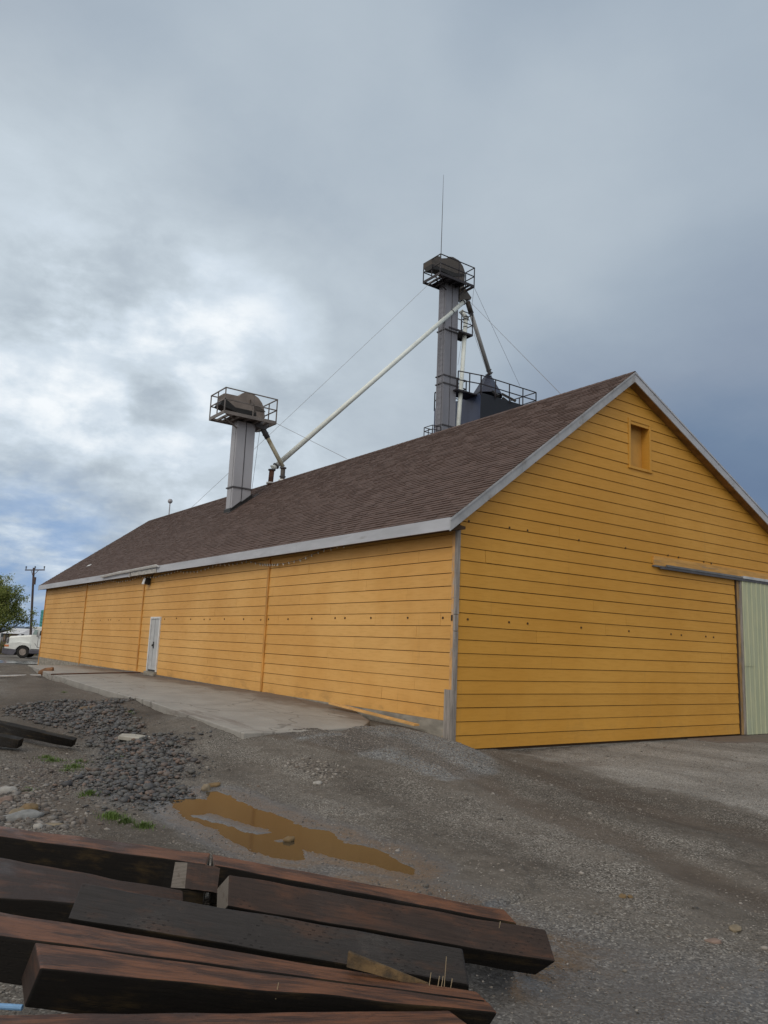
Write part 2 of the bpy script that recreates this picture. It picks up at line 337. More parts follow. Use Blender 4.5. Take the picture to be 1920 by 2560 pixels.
# ------------------------------------------------------------------ mesh building
class MB:
    def __init__(s): s.v = []; s.f = []; s.m = []; s.r = []; s.uv = {}; s.cur = 0; s.rnd = .5
    def vert(s, p): s.v.append(tuple(p)); s.r.append(s.rnd); return len(s.v)-1
    def face(s, idx, uv=None):
        if uv: s.uv[len(s.f)] = uv
        s.f.append(tuple(idx)); s.m.append(s.cur)
    def poly(s, pts, uv=None): s.face([s.vert(p) for p in pts], uv); return s
    def hexa(s, a, b, skip=()):             # a: 4 points, b: 4 points facing them
        i = [s.vert(p) for p in a]; j = [s.vert(p) for p in b]
        fs = [(i[3], i[2], i[1], i[0]), tuple(j)] + [(i[k], i[(k+1) % 4], j[(k+1) % 4], j[k]) for k in range(4)]
        for n, f in enumerate(fs):
            if n not in skip: s.face(f)
        return s
    def box(s, x0, x1, y0, y1, z0, z1):
        return s.hexa([(x0, y0, z0), (x1, y0, z0), (x1, y1, z0), (x0, y1, z0)], [(x0, y0, z1), (x1, y0, z1), (x1, y1, z1), (x0, y1, z1)])
    def bar(s, p, q, w, h=None, upv=(0, 0, 1)):
        p, q = Vector(p), Vector(q); h = h or w; d = (q-p).normalized(); u = Vector(upv)
        if abs(d.dot(u)) > .98: u = Vector((1, 0, 0))
        a = d.cross(u).normalized()*(w/2); b = a.cross(d).normalized()*(h/2)
        return s.hexa([p-a-b, p+a-b, p+a+b, p-a+b], [q-a-b, q+a-b, q+a+b, q-a+b])
    def tube(s, pts, r, n=8, cap=True):
        pts = [Vector(p) for p in pts]; rs = r if isinstance(r, (list, tuple)) else [r]*len(pts); rings = []
        for k, p in enumerate(pts):
            d = (pts[min(k+1, len(pts)-1)]-pts[max(k-1, 0)]).normalized()
            u = Vector((0, 0, 1)) if abs(d.z) < .95 else Vector((1, 0, 0))
            a = d.cross(u).normalized(); b = a.cross(d)
            rings.append([s.vert(p+(a*math.cos(t)+b*math.sin(t))*rs[k]) for t in (2*math.pi*i/n for i in range(n))])
        for A, B in zip(rings, rings[1:]):
            for i in range(n): s.face((A[i], A[(i+1) % n], B[(i+1) % n], B[i]))
        if cap: s.face(rings[0][::-1]); s.face(rings[-1])
        return s
    def prism(s, pts, ext):
        ext = Vector(ext); n = len(pts); i = [s.vert(p) for p in pts]; j = [s.vert(Vector(p)+ext) for p in pts]
        s.face(i[::-1]); s.face(j)
        for k in range(n): s.face((i[k], i[(k+1) % n], j[(k+1) % n], j[k]))
        return s
    def ball(s, c, rx, ry=None, rz=None, nu=10, nv=6, wob=0, seed=0):
        ry = ry or rx; rz = rz or rx; rings = []
        for a in range(1, nv):
            th = math.pi*a/nv; ring = []
            for b in range(nu):
                ph = 2*math.pi*b/nu; p = Vector((math.sin(th)*math.cos(ph), math.sin(th)*math.sin(ph), math.cos(th)))
                k = 1+wob*mnoise.noise(p*1.7+Vector((seed, seed*.7, 0)))
                ring.append(s.vert((c[0]+p.x*rx*k, c[1]+p.y*ry*k, c[2]+p.z*rz*k)))
            rings.append(ring)
        t = s.vert((c[0], c[1], c[2]+rz)); bt = s.vert((c[0], c[1], c[2]-rz))
        for A, B in zip(rings, rings[1:]):
            for b in range(nu): s.face((A[b], B[b], B[(b+1) % nu], A[(b+1) % nu]))
        for b in range(nu): s.face((t, rings[0][b], rings[0][(b+1) % nu])); s.face((bt, rings[-1][(b+1) % nu], rings[-1][b]))
        return s
    def build(s, name, mats, parent=None, smooth=False, bevel=0, fixn=True):
        me = bpy.data.meshes.new(name); me.from_pydata(s.v, [], s.f)
        mats = mats if isinstance(mats, (list, tuple)) else [mats]
        for m in mats: me.materials.append(m)
        me.polygons.foreach_set('material_index', s.m)
        at_ = me.attributes.new('rnd', 'FLOAT', 'POINT'); at_.data.foreach_set('value', s.r)
        if s.uv:
            ul = me.uv_layers.new(name='UVMap')
            for fi, uvs in s.uv.items():
                p = me.polygons[fi]
                for li, q in zip(p.loop_indices, uvs): ul.data[li].uv = q
        if fixn and not s.uv:
            import bmesh
            bm = bmesh.new(); bm.from_mesh(me); bmesh.ops.recalc_face_normals(bm, faces=bm.faces[:]); bm.to_mesh(me); bm.free()
        if smooth:
            me.polygons.foreach_set('use_smooth', [True]*len(me.polygons))
        me.update()
        o = bpy.data.objects.new(name, me); COL.objects.link(o)
        if smooth and len(me.polygons) > 30:
            pass
        if parent: o.parent = parent
        if bevel:
            md = o.modifiers.new('bevel', 'BEVEL'); md.width = bevel; md.segments = 2; md.limit_method = 'ANGLE'
        return o

def tag(o, label, cat, group=None, kind=None):
    if label: o['label'] = label
    if cat: o['category'] = cat
    if group: o['group'] = group
    if kind: o['kind'] = kind
    return o
def thing(name, loc, label, cat, group=None):
    o = bpy.data.objects.new(name, None); COL.objects.link(o); o.location = loc; o.empty_display_size = .2
    bpy.context.view_layer.update()
    return tag(o, label, cat, group)
def put(mb, name, mats, parent, **kw):         # mesh given in world coordinates, parented to an Empty (or a part)
    o = mb.build(name, mats, parent, **kw)
    p = parent; off = Vector((0, 0, 0))
    while p: off += Vector(p.location); p = p.parent
    o.location = -off if parent.parent is None else Vector((0, 0, 0))
    return o

# ------------------------------------------------------------------ terrain
B = .28                                             # exposure of one siding board
CTRL = np.array([
 (0,-.12,-.36),(.5,-.05,-.52),(-.3,2.2,-.14),(-.3,.9,-.24),(-1,.3,-.165),(-2,.3,-.16),(-3.5,.4,-.21),(-1,-.7,-.31),(-2,-.7,-.31),(0,-.8,-.42),(.6,-.7,-.53),
 (-3.5,-1,-.44),(-2,-2,-.47),(-.5,-2,-.53),(.4,-2.2,-.6),(1.5,-1.2,-.63),(1.2,-.3,-.62),(3,-.4,-.65),(3,-3,-.66),(6,-1,-.65),(8,-1,-.63),(6,-5,-.7),(2.5,-6,-.7),(10,-3,-.65),(12,-1,-.63),(16,-2,-.63),(22,0,-.62),
 (-6.5,-4,-.62),(-4,-3,-.58),(-5,-1,-.55),(-5.4,3.5,-.52),(-4.5,3.5,-.18),(-4.7,1.2,-.3),(-5.4,1,-.5),(-4.6,7,-.14),(-5.6,7,-.38),(-4.4,14,-.11),(-6,14,-.25),(-4.2,20,-.12),(-7,20,-.2),(-3,26,-.16),(-8,30,-.22),(-1,26,-.12),(-1,31,-.25),
 (-3,37,-.5),(0,40,-.6),(5,64,-.95),(5,100,-1.2),(-10,64,-.9),(-9,8,-.47),(-8,3,-.58),(-7,-1,-.61),(-9,0,-.59),(-9.5,-3.6,-.56),(-12,-5,-.5),(-10.9,-12.5,-.5),(-8.5,-7,-.47),(-7,-9,-.55),(-9.5,-9,-.45),(-6.4,-8.2,-.6),(-5,-8,-.64),(-4,-11,-.66),
 (-12,0,-.57),(-14,8,-.48),(-15,20,-.4),(-1,2.2,-.14),(-2,5,-.14),(-1,10,-.12),(-2,16,-.12),(-1,20,-.12),(20,20,-.6),(8,20,-.6),(8,6,-.6),(20,-14,-.7),(0,-18,-.6),(-20,-15,-.5),(-30,10,-.4),(40,40,-.7),(-30,60,-.8)])
def rbf_fit():
    X = CTRL[:, :2]; d = np.sqrt(((X[:, None]-X[None])**2).sum(-1)+.15)
    A = np.zeros((len(X)+3,)*2); A[:len(X), :len(X)] = d + np.eye(len(X))*-.12; A[:len(X), len(X)] = 1; A[:len(X), len(X)+1:] = X; A[len(X), :len(X)] = 1; A[len(X)+1:, :len(X)] = X.T
    return np.linalg.solve(A, np.concatenate([CTRL[:, 2], [0, 0, 0]]))
WR = rbf_fit()
def np_noise(x, y, sc, seed):                       # value noise
    x = x*sc+seed*13.7; y = y*sc+seed*7.3; xi = np.floor(x).astype(np.int64); yi = np.floor(y).astype(np.int64); fx = x-xi; fy = y-yi
    fx = fx*fx*(3-2*fx); fy = fy*fy*(3-2*fy)
    def h(a, b):
        n = (a*374761393+b*668265263+seed*974634777) & 0xffffffff; n = ((n ^ (n >> 13))*1274126177) & 0xffffffff
        return ((n ^ (n >> 16)) & 0xffff)/65535.0
    return (h(xi, yi)*(1-fx)+h(xi+1, yi)*fx)*(1-fy)+(h(xi, yi+1)*(1-fx)+h(xi+1, yi+1)*fx)*fy-.5
def sdist(x, y, poly):                              # signed distance to polygon, >0 inside
    px = np.array([p[0] for p in poly]); py = np.array([p[1] for p in poly]); ins = np.zeros(x.shape, bool); best = np.full(x.shape, 1e9); n = len(poly)
    for i in range(n):
        ax, ay, bx, by = px[i], py[i], px[(i+1) % n], py[(i+1) % n]
        if ay != by: ins ^= ((ay > y) != (by > y)) & (x < (bx-ax)*(y-ay)/(by-ay)+ax)
        L = (bx-ax)**2+(by-ay)**2+1e-12; t = np.clip(((x-ax)*(bx-ax)+(y-ay)*(by-ay))/L, 0, 1)
        best = np.minimum(best, np.hypot(x-ax-t*(bx-ax), y-ay-t*(by-ay)))
    return np.where(ins, best, -best)
WZ = -.615
on = lambda uv, z: at(uv[0], uv[1], 2, z)
PUD = [on(c5(*p), WZ) for p in [(45,240),(110,231),(190,226),(296,242),(283,192),(330,188),(420,215),(520,270),(640,310),(740,350),(860,400),(1010,430),(1100,490),(1300,535),(1400,590),(1505,648),(1490,668),(1380,650),(1250,622),(1100,592),(960,552),(838,524),(845,560),(875,592),(800,600),(700,582),(560,532),(440,480),(350,440),(335,415),(240,380),(180,348),(120,315)]]
ISL = [on(c5(*p), WZ) for p in [(165,328),(310,313),(380,340),(500,375),(640,410),(665,430),(600,444),(490,432),(420,400),(300,365),(215,345)]]
ISL2 = [on(c5(*p), WZ) for p in [(665,478),(720,468),(785,470),(785,490),(690,492)]]
BAL = [on(c4(*p), -.56) for p in [(90,385),(400,370),(770,400),(780,440),(840,470),(905,545),(1160,590),(1275,700),(1230,760),(1100,850),(1080,930),(980,970),(700,960),(560,900),(500,800),(570,690),(620,600),(560,540),(480,500),(250,450),(100,410)]]
LEFTST = [on(c4(*p), -.57) for p in [(-150,850),(120,870),(250,900),(340,1120),(200,1110),(-150,1075)]]
MOUND = [on(dd(*p), z) for p, z in [((555,1588),-.25),((640,1562),-.2),((800,1562),-.16),((905,1578),-.22),((985,1602),-.36),((1060,1640),-.5),((1075,1675),-.57),((960,1692),-.57),((830,1650),-.5),((700,1632),-.46),((600,1612),-.42)]]
MDARK = [[on(dd(*p), z) for p, z in [((640,1622),-.42),((690,1610),-.37),((800,1600),-.33),((850,1612),-.38),((830,1632),-.44),((740,1640),-.46)]],
         [on(dd(*p), z) for p, z in [((575,1602),-.33),((640,1585),-.27),((735,1580),-.25),((700,1600),-.32),((610,1612),-.36)]]]
LIGHT = [(2.2, -.3), (8, .3), (20, .3), (20, -9)]+[tuple(on(uv, -.64))[:2] for uv in ((2050, 2062), (1800, 2002), (1560, 1952), (1390, 1908), (1270, 1884))]
BANDS = [([on(dd(*p), -.63) for p in [(1030,1630),(1200,1690),(1400,1745),(1659,1800),(1900,1850)]], .38), ([on(dd(*p), -.6) for p in [(720,1620),(900,1650),(1060,1700),(1250,1770),(1450,1850),(1659,1930)]], .30),
         ([on(dd(*p), -.56) for p in [(0,1545),(200,1555),(400,1570)]], 1.0)]
WETP = [on(dd(*p), -.62) for p in [(560,1900),(760,1880),(940,1900),(1120,1960),(1190,2010),(1350,2040),(1330,2130),(1180,2212),(1000,2212),(900,2060)]]

def band_mask(x, y, nb=3):
    m = np.zeros_like(x)
    for pts, w in BANDS[:nb]:
        best = np.full(x.shape, 1e9)
        for a, b in zip(pts, pts[1:]):
            dx, dy = b.x-a.x, b.y-a.y; t = np.clip(((x-a.x)*dx+(y-a.y)*dy)/(dx*dx+dy*dy), 0, 1); best = np.minimum(best, np.hypot(x-a.x-t*dx, y-a.y-t*dy))
        best = best+(np_noise(x, y, 1.1, 31)*.5+np_noise(x, y, 3.1, 32)*.25)*w*2.2; m = np.maximum(m, 1-np.clip(best/(w*1.9), 0, 1))
    return m
def height(x, y):
    sh = x.shape; x = x.ravel(); y = y.ravel(); z = np.zeros_like(x)
    xc = np.clip(x, -32, 42); yc = np.clip(y, -20, 100)
    for k in range(0, len(x), 20000):
        a = xc[k:k+20000, None]-CTRL[None, :, 0]; b = yc[k:k+20000, None]-CTRL[None, :, 1]
        z[k:k+20000] = np.sqrt(a*a+b*b+.15)@WR[:len(CTRL)] + WR[len(CTRL)]+WR[len(CTRL)+1]*xc[k:k+20000]+WR[len(CTRL)+2]*yc[k:k+20000]
    z = np.clip(z, -1.3, 0.1)
    bm_ = (x > -9) & (x < 9) & (y > -11) & (y < 3)
    if bm_.any(): z[bm_] -= band_mask(x[bm_], y[bm_], 2)*.055
    z += np_noise(x, y, .9, 1)*.05+np_noise(x, y, 2.3, 2)*.03+np_noise(x, y, 6, 3)*.018+np_noise(x, y, 15, 4)*.012
    z += np.where(sdist(x, y, [(p.x, p.y) for p in BAL]) > 0, np_noise(x, y, 4, 5)*.05+.01, 0)
    # keep the barn's own footprint and the slab low
    ins = np.minimum(np.minimum(x-.12, 15.6-x), np.minimum(y-.12, 37-y)); z = np.where(ins > 0, np.minimum(z, -.62), z)
    inslab = np.minimum(np.minimum(x+4.2, .2-x), np.minimum(y-.95, 25-y)); z = np.where(inslab > 0, np.minimum(z, -.21-.03), z)
    # the puddle's hollow
    sd = sdist(x, y, [(p.x, p.y) for p in PUD]); wob = np_noise(x, y, 3, 6)*.10+np_noise(x, y, 9, 7)*.05+np_noise(x, y, 22, 8)*.03
    i1 = sdist(x, y, [(p.x, p.y) for p in ISL]); i2 = sdist(x, y, [(p.x, p.y) for p in ISL2])
    s = np.minimum(sd, np.minimum(-i1, -i2))+wob*.8
    zin = WZ-np.clip(s, 0, .5)*.10
    zout = WZ+np.clip(-s, 0, 3)*.045+.001
    w = np.clip((-s-.15)/.9, 0, 1); w = w*w*(3-2*w)
    near = s > -1.1
    z = np.where(s > 0, zin-.004, np.where(near, zout*(1-w)+np.maximum(z, WZ+.03)*w+np_noise(x, y, 9, 9)*.006*(1-w), z))
    return z.reshape(sh)

def hpt(x, y): return float(height(np.array([x]), np.array([y]))[0])
def ground_at(u, v, z0=-.6):                        # where a sight line meets the terrain
    z = z0
    for _ in range(25):
        p = at(u, v, 2, z); z = z*.5+hpt(p.x, p.y)*.5
    return Vector((p.x, p.y, z))

def axis(fine0, fine1, step, lo, hi):
    a = list(np.arange(fine0, fine1, step)); s = step; c = a[-1]
    while c < hi: s *= 1.13; c += s; a.append(c)
    s = step; c = a[0]; pre = []
    while c > lo: s *= 1.13; c -= s; pre.append(c)
    return np.array(pre[::-1]+a)
XS = axis(-11.5, 4.5, .042, -6000, 6000); YS = axis(-11.5, 6.0, .042, -6000, 6000)
gx, gy = np.meshgrid(XS, YS, indexing='ij'); gz = height(gx, gy)
def poly_mask(x, y, poly, soft): return np.clip(sdist(x, y, [(p[0], p[1]) for p in poly])/soft+.5, 0, 1)
fx, fy = gx.ravel(), gy.ravel()
a_light = poly_mask(fx, fy, LIGHT, 1.0); a_blue = poly_mask(fx, fy, MOUND, .5)
a_brown = np.maximum(band_mask(fx, fy)*1.0, 0)
for mdk in MDARK: a_brown = np.maximum(a_brown, poly_mask(fx, fy, mdk, .35))
a_brown = np.maximum(a_brown, poly_mask(fx, fy, LEFTST, 1.2)*.5)
for pg, am in (([(0,1470),(120,1468),(330,1530),(430,1570),(330,1600),(0,1600)], .62), ([(0,1600),(160,1620),(180,1700),(330,1770),(300,1830),(0,1810)], .6), ([(1100,1640),(1300,1625),(1330,1645),(1150,1662)], .6)): a_brown = np.maximum(a_brown, poly_mask(fx, fy, [on(dd(*p), -.55) for p in pg], .9)*am)
sdp = sdist(fx, fy, [(p.x, p.y) for p in PUD])
a_wet_and_shade = np.maximum(np.clip(1.25+sdp/.5, 0, 1), poly_mask(fx, fy, WETP, .9)*.95)
a_wet_and_shade = np.maximum(a_wet_and_shade, poly_mask(fx, fy, [on(dd(*p), -.64) for p in [(950, 1960), (1250, 1975), (1480, 2040), (1900, 2080), (2000, 2400), (900, 2400)]], 1.2)*.56)  # soft foreground darkening in the mask stands for shade from a vehicle
a_wet_and_shade = np.maximum(a_wet_and_shade, poly_mask(fx, fy, BAL, .7)*.62)
nx, ny = gx.shape
me = bpy.data.meshes.new('ground'); nv = nx*ny
me.vertices.add(nv); me.vertices.foreach_set('co', np.stack([fx, fy, gz.ravel()], 1).astype(np.float32).ravel())
ii, jj = np.meshgrid(np.arange(nx-1), np.arange(ny-1), indexing='ij'); q = (ii*ny+jj).ravel()
quads = np.stack([q, q+ny, q+ny+1, q+1], 1).astype(np.int32); nf = len(quads)
me.loops.add(nf*4); me.loops.foreach_set('vertex_index', quads.ravel()); me.polygons.add(nf)
me.polygons.foreach_set('loop_start', np.arange(0, nf*4, 4, dtype=np.int32)); me.update(calc_edges=True)
me.polygons.foreach_set('use_smooth', np.ones(nf, bool))
for nm, a in (('light', a_light), ('brown', a_brown), ('wet', a_wet_and_shade), ('blue', a_blue)):
    me.attributes.new(nm, 'FLOAT', 'POINT').data.foreach_set('value', a.astype(np.float32))
me.materials.append(M_GROUND)
gr = bpy.data.objects.new('ground', me); COL.objects.link(gr); tag(gr, None, None, kind='structure')

# puddle sheet: a level sheet of water lying in the hollow
mb = MB(); xs = [p.x for p in PUD]; ys = [p.y for p in PUD]
fine = [(p.x, p.y) for p in PUD]
cxp, cyp = sum(xs)/len(xs), sum(ys)/len(ys)
from mathutils.geometry import tessellate_polygon
def offset_poly(poly, d):
    out = []; n = len(poly); area = sum(poly[i][0]*poly[(i+1) % n][1]-poly[(i+1) % n][0]*poly[i][1] for i in range(n)); sg = 1 if area > 0 else -1
    for i in range(n):
        a, b, c = Vector(poly[i-1]), Vector(poly[i]), Vector(poly[(i+1) % n])
        t = ((b-a).normalized()+(c-b).normalized()).normalized(); out.append(b+Vector((t.y, -t.x))*d*sg)
    return out
op = offset_poly(fine, .12)
tris = tessellate_polygon([[Vector((p.x, p.y, 0)) for p in op]])
ids = [mb.vert((p.x, p.y, WZ)) for p in op]
for tr in tris: mb.face([ids[k] for k in tr])
tag(mb.build('puddle', M_WATER), None, None, kind='structure')

# ------------------------------------------------------------------ loose stones
def icosphere():
    t = (1+5**.5)/2
    v = np.array([(-1,t,0),(1,t,0),(-1,-t,0),(1,-t,0),(0,-1,t),(0,1,t),(0,-1,-t),(0,1,-t),(t,0,-1),(t,0,1),(-t,0,-1),(-t,0,1)], float); v /= np.linalg.norm(v[0])
    f = np.array([(0,11,5),(0,5,1),(0,1,7),(0,7,10),(0,10,11),(1,5,9),(5,11,4),(11,10,2),(10,7,6),(7,1,8),(3,9,4),(3,4,2),(3,2,6),(3,6,8),(3,8,9),(4,9,5),(2,4,11),(6,2,10),(8,6,7),(9,8,1)])
    return v, f
IV, IF = icosphere()
def stones(name, x, y, size, mat, sink=.35, flat=.6, z=None, label=None, lift=None):
    n = len(x); z = height(x, y) if z is None else z
    s = np.stack([size*rng.uniform(.7, 1.35, n), size*rng.uniform(.7, 1.2, n), size*flat*rng.uniform(.7, 1.2, n)], 1)
    pts = IV[None]*(1+rng.uniform(-.28, .22, (n, 12, 1)))*s[:, None]
    th = rng.uniform(0, 6.28, n); tl = rng.normal(0, .3, n)
    cz, sz_ = np.cos(th)[:, None], np.sin(th)[:, None]; ct_, st_ = np.cos(tl)[:, None], np.sin(tl)[:, None]
    X, Y, Z = pts[..., 0], pts[..., 1], pts[..., 2]
    Y, Z = Y*ct_-Z*st_, Y*st_+Z*ct_; X, Y = X*cz-Y*sz_, X*sz_+Y*cz
    zz = z+size*flat*(1-2*sink)*.9 + (0 if lift is None else lift)
    P = np.stack([X+x[:, None], Y+y[:, None], Z+zz[:, None]], -1).reshape(-1, 3)
    me = bpy.data.meshes.new(name); me.vertices.add(len(P)); me.vertices.foreach_set('co', P.astype(np.float32).ravel())
    Fc = (IF[None]+(np.arange(n)*12)[:, None, None]).reshape(-1, 3).astype(np.int32)
    me.loops.add(len(Fc)*3); me.loops.foreach_set('vertex_index', Fc.ravel()); me.polygons.add(len(Fc)); me.polygons.foreach_set('loop_start', np.arange(0, len(Fc)*3, 3, dtype=np.int32))
    me.update(calc_edges=True); me.attributes.new('rnd', 'FLOAT', 'POINT').data.foreach_set('value', np.repeat(rng.uniform(0, 1, n), 12).astype(np.float32))
    me.materials.append(mat); o = bpy.data.objects.new(name, me); COL.objects.link(o)
    return tag(o, None, None, kind='stuff')
def in_poly(poly, n, soft=.25):
    xs = [p[0] for p in poly]; ys = [p[1] for p in poly]; X = rng.uniform(min(xs)-.3, max(xs)+.3, n*6); Y = rng.uniform(min(ys)-.3, max(ys)+.3, n*6)
    s = sdist(X, Y, [(p[0], p[1]) for p in poly]); k = s-.12+np_noise(X, Y, 1.6, 11)*.55+np_noise(X, Y, .8, 12)*.5+rng.normal(0, soft*.4, len(X)) > 0
    return X[k][:n], Y[k][:n]
x, y = in_poly(BAL, 5600, .5); stones('ballast_stones', x, y, np.clip(rng.lognormal(-3.72, .58, len(x)), .007, .075), M_BALLAST, .3, .55, lift=rng.uniform(0, .03, len(x)))
x, y = in_poly(BAL, 9000, .8); stones('ballast_fines', x, y, np.clip(rng.lognormal(-4.5, .35, len(x)), .006, .02), M_BALLAST, .4, .6)
x, y = in_poly([on(c4(*p), -.57) for p in [(0,700),(300,640),(560,680),(620,900),(500,960),(300,880),(0,880)]], 1500, 1.2); stones('dirt_pebbles', x, y, np.clip(rng.lognormal(-4.1, .45, len(x)), .007, .04), M_PEBB, .4, .55)
x, y = in_poly(LEFTST, 1500, .8); stones('mixed_pebbles', x, y, np.clip(rng.lognormal(-3.9, .55, len(x)), .008, .06), M_PEBB, .35, .55)
def scatter(n, lo, hi, xr, yr):
    X = rng.uniform(*xr, n); Y = rng.uniform(*yr, n)
    out = (sdist(X, Y, [(p.x, p.y) for p in PUD]) < -.03) & ~((X > .05) & (Y > -.02)) & ~((X > -4.35) & (X < .1) & (Y > .85))
    dens = np_noise(X, Y, .7, 21)+np_noise(X, Y, 2.5, 22)*.6
    k = out & (dens+rng.uniform(-.5, .5, n) > 0); X, Y = X[k], Y[k]
    return X, Y, np.exp(rng.uniform(math.log(lo), math.log(hi), len(X)))
X1, Y1, S1 = scatter(70000, .005, .012, (-10, 6), (-10.5, 3))
X2, Y2, S2 = scatter(2000, .012, .036, (-11, 9), (-10, 9))
X3, Y3 = in_poly([on(c8(*p), -.57) for p in [(250,470),(450,455),(640,480),(620,530),(420,560),(260,520)]], 260); S3 = rng.uniform(.015, .035, len(X3))
X4, Y4 = in_poly(MOUND, 5000); S4 = rng.uniform(.008, .017, len(X4))
stones('loose_gravel', np.concatenate([X1, X2, X3, X4]), np.concatenate([Y1, Y2, Y3, Y4]), np.concatenate([S1, S2, S3, S4]), M_STONES, .42, .6)

def rock(uv, r, col, label, fl=.55, el=1.3, rot=0.3, z0=-.58, seed=0, name='rock'):
    p = ground_at(uv[0], uv[1], z0); mb = MB()
    mb.ball((0, 0, 0), r*el, r*.9, r*fl, 14, 9, .35, seed)
    o = mb.build(name, worn('rock_%s' % col, ROCKC[col], .75, var=.25, scale=9, dirt=tuple(c*.5 for c in ROCKC[col][:3])+(1,), dirt_amt=.35, dirt_scale=6, bump=.3), smooth=True)
    o.location = (p.x, p.y, p.z+r*fl*.3); o.rotation_euler = (.08, -.06, rot)
    return tag(o, label, 'rock', 'loose rocks lying on the yard')
ROCKC = {'tan': (.20, .165, .115, 1), 'ochre': (.17, .115, .055, 1), 'white': (.33, .32, .30, 1), 'pink': (.20, .145, .12, 1), 'grey': (.19, .195, .195, 1), 'brown': (.14, .095, .055, 1)}
rock(c4(1335,868), .075, 'tan', 'upright tan rock at the upper tip of the muddy puddle', .8, 1.1, .9, -.6, 1)
rock(c4(1378,842), .075, 'ochre', 'long ochre rock lying behind the tan rock by the puddle', .45, 1.7, .1, -.6, 2)
rock(c8(402,540), .065, 'white', 'smooth white rock alone on the gravel slope between puddle and gravel mound', .55, 1.2, .2, -.55, 3)
rock(c4(185,1010), .10, 'ochre', 'brown mossy round rock in the stone cluster behind the timbers', .7, 1.3, .4, -.55, 4)
rock(c4(115,1022), .075, 'tan', 'tan rock in the stone cluster, left of the brown mossy one', .6, 1.4, .4, -.55, 5)
rock(c4(140,1052), .14, 'grey', 'large flat pale grey rock at the front of the stone cluster', .38, 1.7, .1, -.55, 6)
rock(c4(28,950), .09, 'pink', 'pinkish brown rock at the left edge of the photo', .6, 1.3, .8, -.56, 7)
rock(c4(30,882), .10, 'white', 'whitish angular rock above the pinkish one at the left edge', .5, 1.5, .2, -.56, 8)
rock(c4(243,1116), .055, 'white', 'small white rock just behind the red-topped back timber', .7, 1.0, .5, -.5, 9)
rock(c4(322,1103), .07, 'tan', 'flat tan rock chip behind the back timber beside the small white rock', .3, 2.0, -.3, -.5, 10)
rock(cg(1495,1098), .05, 'tan', 'flat pale oval rock at the lower right edge of the gravel', .4, 1.5, .3, -.64, 11)
rock(cg(1385,1163), .045, 'pink', 'flat pinkish rock on the gravel nearest the lower right', .4, 1.4, -.5, -.64, 12)
rock(cg(925,936), .034, 'ochre', 'ochre rock of a touching pair in the middle of the gravel', .55, 1.2, .2, -.62, 13)
rock(cg(962,938), .028, 'ochre', 'right hand smaller ochre rock of the touching pair on the gravel', .6, 1.1, .9, -.62, 14)
rock(c5(765,478), .05, 'ochre', 'small brown rock sitting on the bar of silt inside the puddle', .7, 1.3, 0, -.615, 15)
rock(c4(570,345), .14, 'brown', 'dark flat rock on the dirt at the foot of the slab edge', .4, 1.9, .4, -.5, 16)
# flat piece of broken concrete among the ballast
p = ground_at(*c4(868,542), -.55); mb = MB()
mb.prism([(-.27, -.16, 0), (.05, -.2, .0), (.30, -.08, 0), (.27, .16, 0), (-.05, .2, 0), (-.26, .12, 0)], (0, 0, .07))
o = mb.build('concrete_chunk', worn('pale_concrete', (.36, .35, .31, 1), .85, var=.15), bevel=.01); o.location = (p.x, p.y, p.z+.0); o.rotation_euler = (.05, .08, -.5)
tag(o, 'flat pale chunk of broken concrete lying on the dark ballast stones', 'concrete chunk')

# grass tufts
mb = MB()
for (gxp, gyp, n, rad) in [(335,680,170,.26),(300,660,80,.2),(480,722,150,.28),(520,690,90,.3),(440,740,60,.2),(760,662,60,.15),(585,898,130,.16),(180,874,70,.13),(715,1040,190,.19),(740,1055,120,.16),(815,1078,150,.15),(930,1108,190,.17),(415,238,40,.15),(850,368,50,.3)]:
    c = ground_at(*c4(gxp, gyp), -.55)
    for _ in range(int(n*2.2)):
        a = random.random()*6.28; d = abs(random.gauss(0, .5))*rad; x0, y0 = c.x+math.cos(a)*d, c.y+math.sin(a)*d; z0 = c.z-.02
        h = random.uniform(.03, .095)*(1-.4*d/rad if d < rad else .6); w = random.uniform(.003, .006); b = random.random()*6.28; l = h*random.uniform(.2, .8); sx, sy = -math.sin(b)*w, math.cos(b)*w; lx, ly = math.cos(b)*l, math.sin(b)*l
        i = [mb.vert(q) for q in ((x0-sx, y0-sy, z0), (x0+sx, y0+sy, z0), (x0+sx*.6+lx*.4, y0+sy*.6+ly*.4, z0+h*.7), (x0-sx*.6+lx*.4, y0-sy*.6+ly*.4, z0+h*.7), (x0+lx, y0+ly, z0+h))]
        mb.face((i[0], i[1], i[2], i[3])); mb.face((i[3], i[2], i[4]))
tag(mb.build('grass', M_GRASS, fixn=False), None, None, kind='stuff')

# ------------------------------------------------------------------ concrete slabs
def slab(name, pts, th, label=None):
    mb = MB(); top = [Vector(p) for p in pts]; mb.prism([p-Vector((0, 0, th)) for p in top], (0, 0, th))
    o = mb.build(name, M_SLAB, bevel=.02); tag(o, None, None, kind='structure'); return o
slab('concrete_path', [(-4.35, .75, -.17), (-3.0, .7, -.165), (-1.6, .95, -.15), (-.9, 1.7, -.12), (-.06, 3.6, -.055), (-.06, 8.2, .03), (-4.2, 7.2, -.015)], .30)
slab('concrete_path', [(-4.22, 7.26, -.045), (-.06, 8.24, .005), (-.06, 19.6, .05), (-.06, 27.5, -.07), (-2.4, 28.5, -.12), (-3.7, 18.5, -.02), (-4.1, 11, -.04)], .30)
slab('door_apron', [(8.1, -.05, -.585), (8.6, -.75, -.6), (10.2, -1.25, -.605), (11.0, -1.6, -.605), (16, -1.6, -.605), (16, -.05, -.585)], .2)

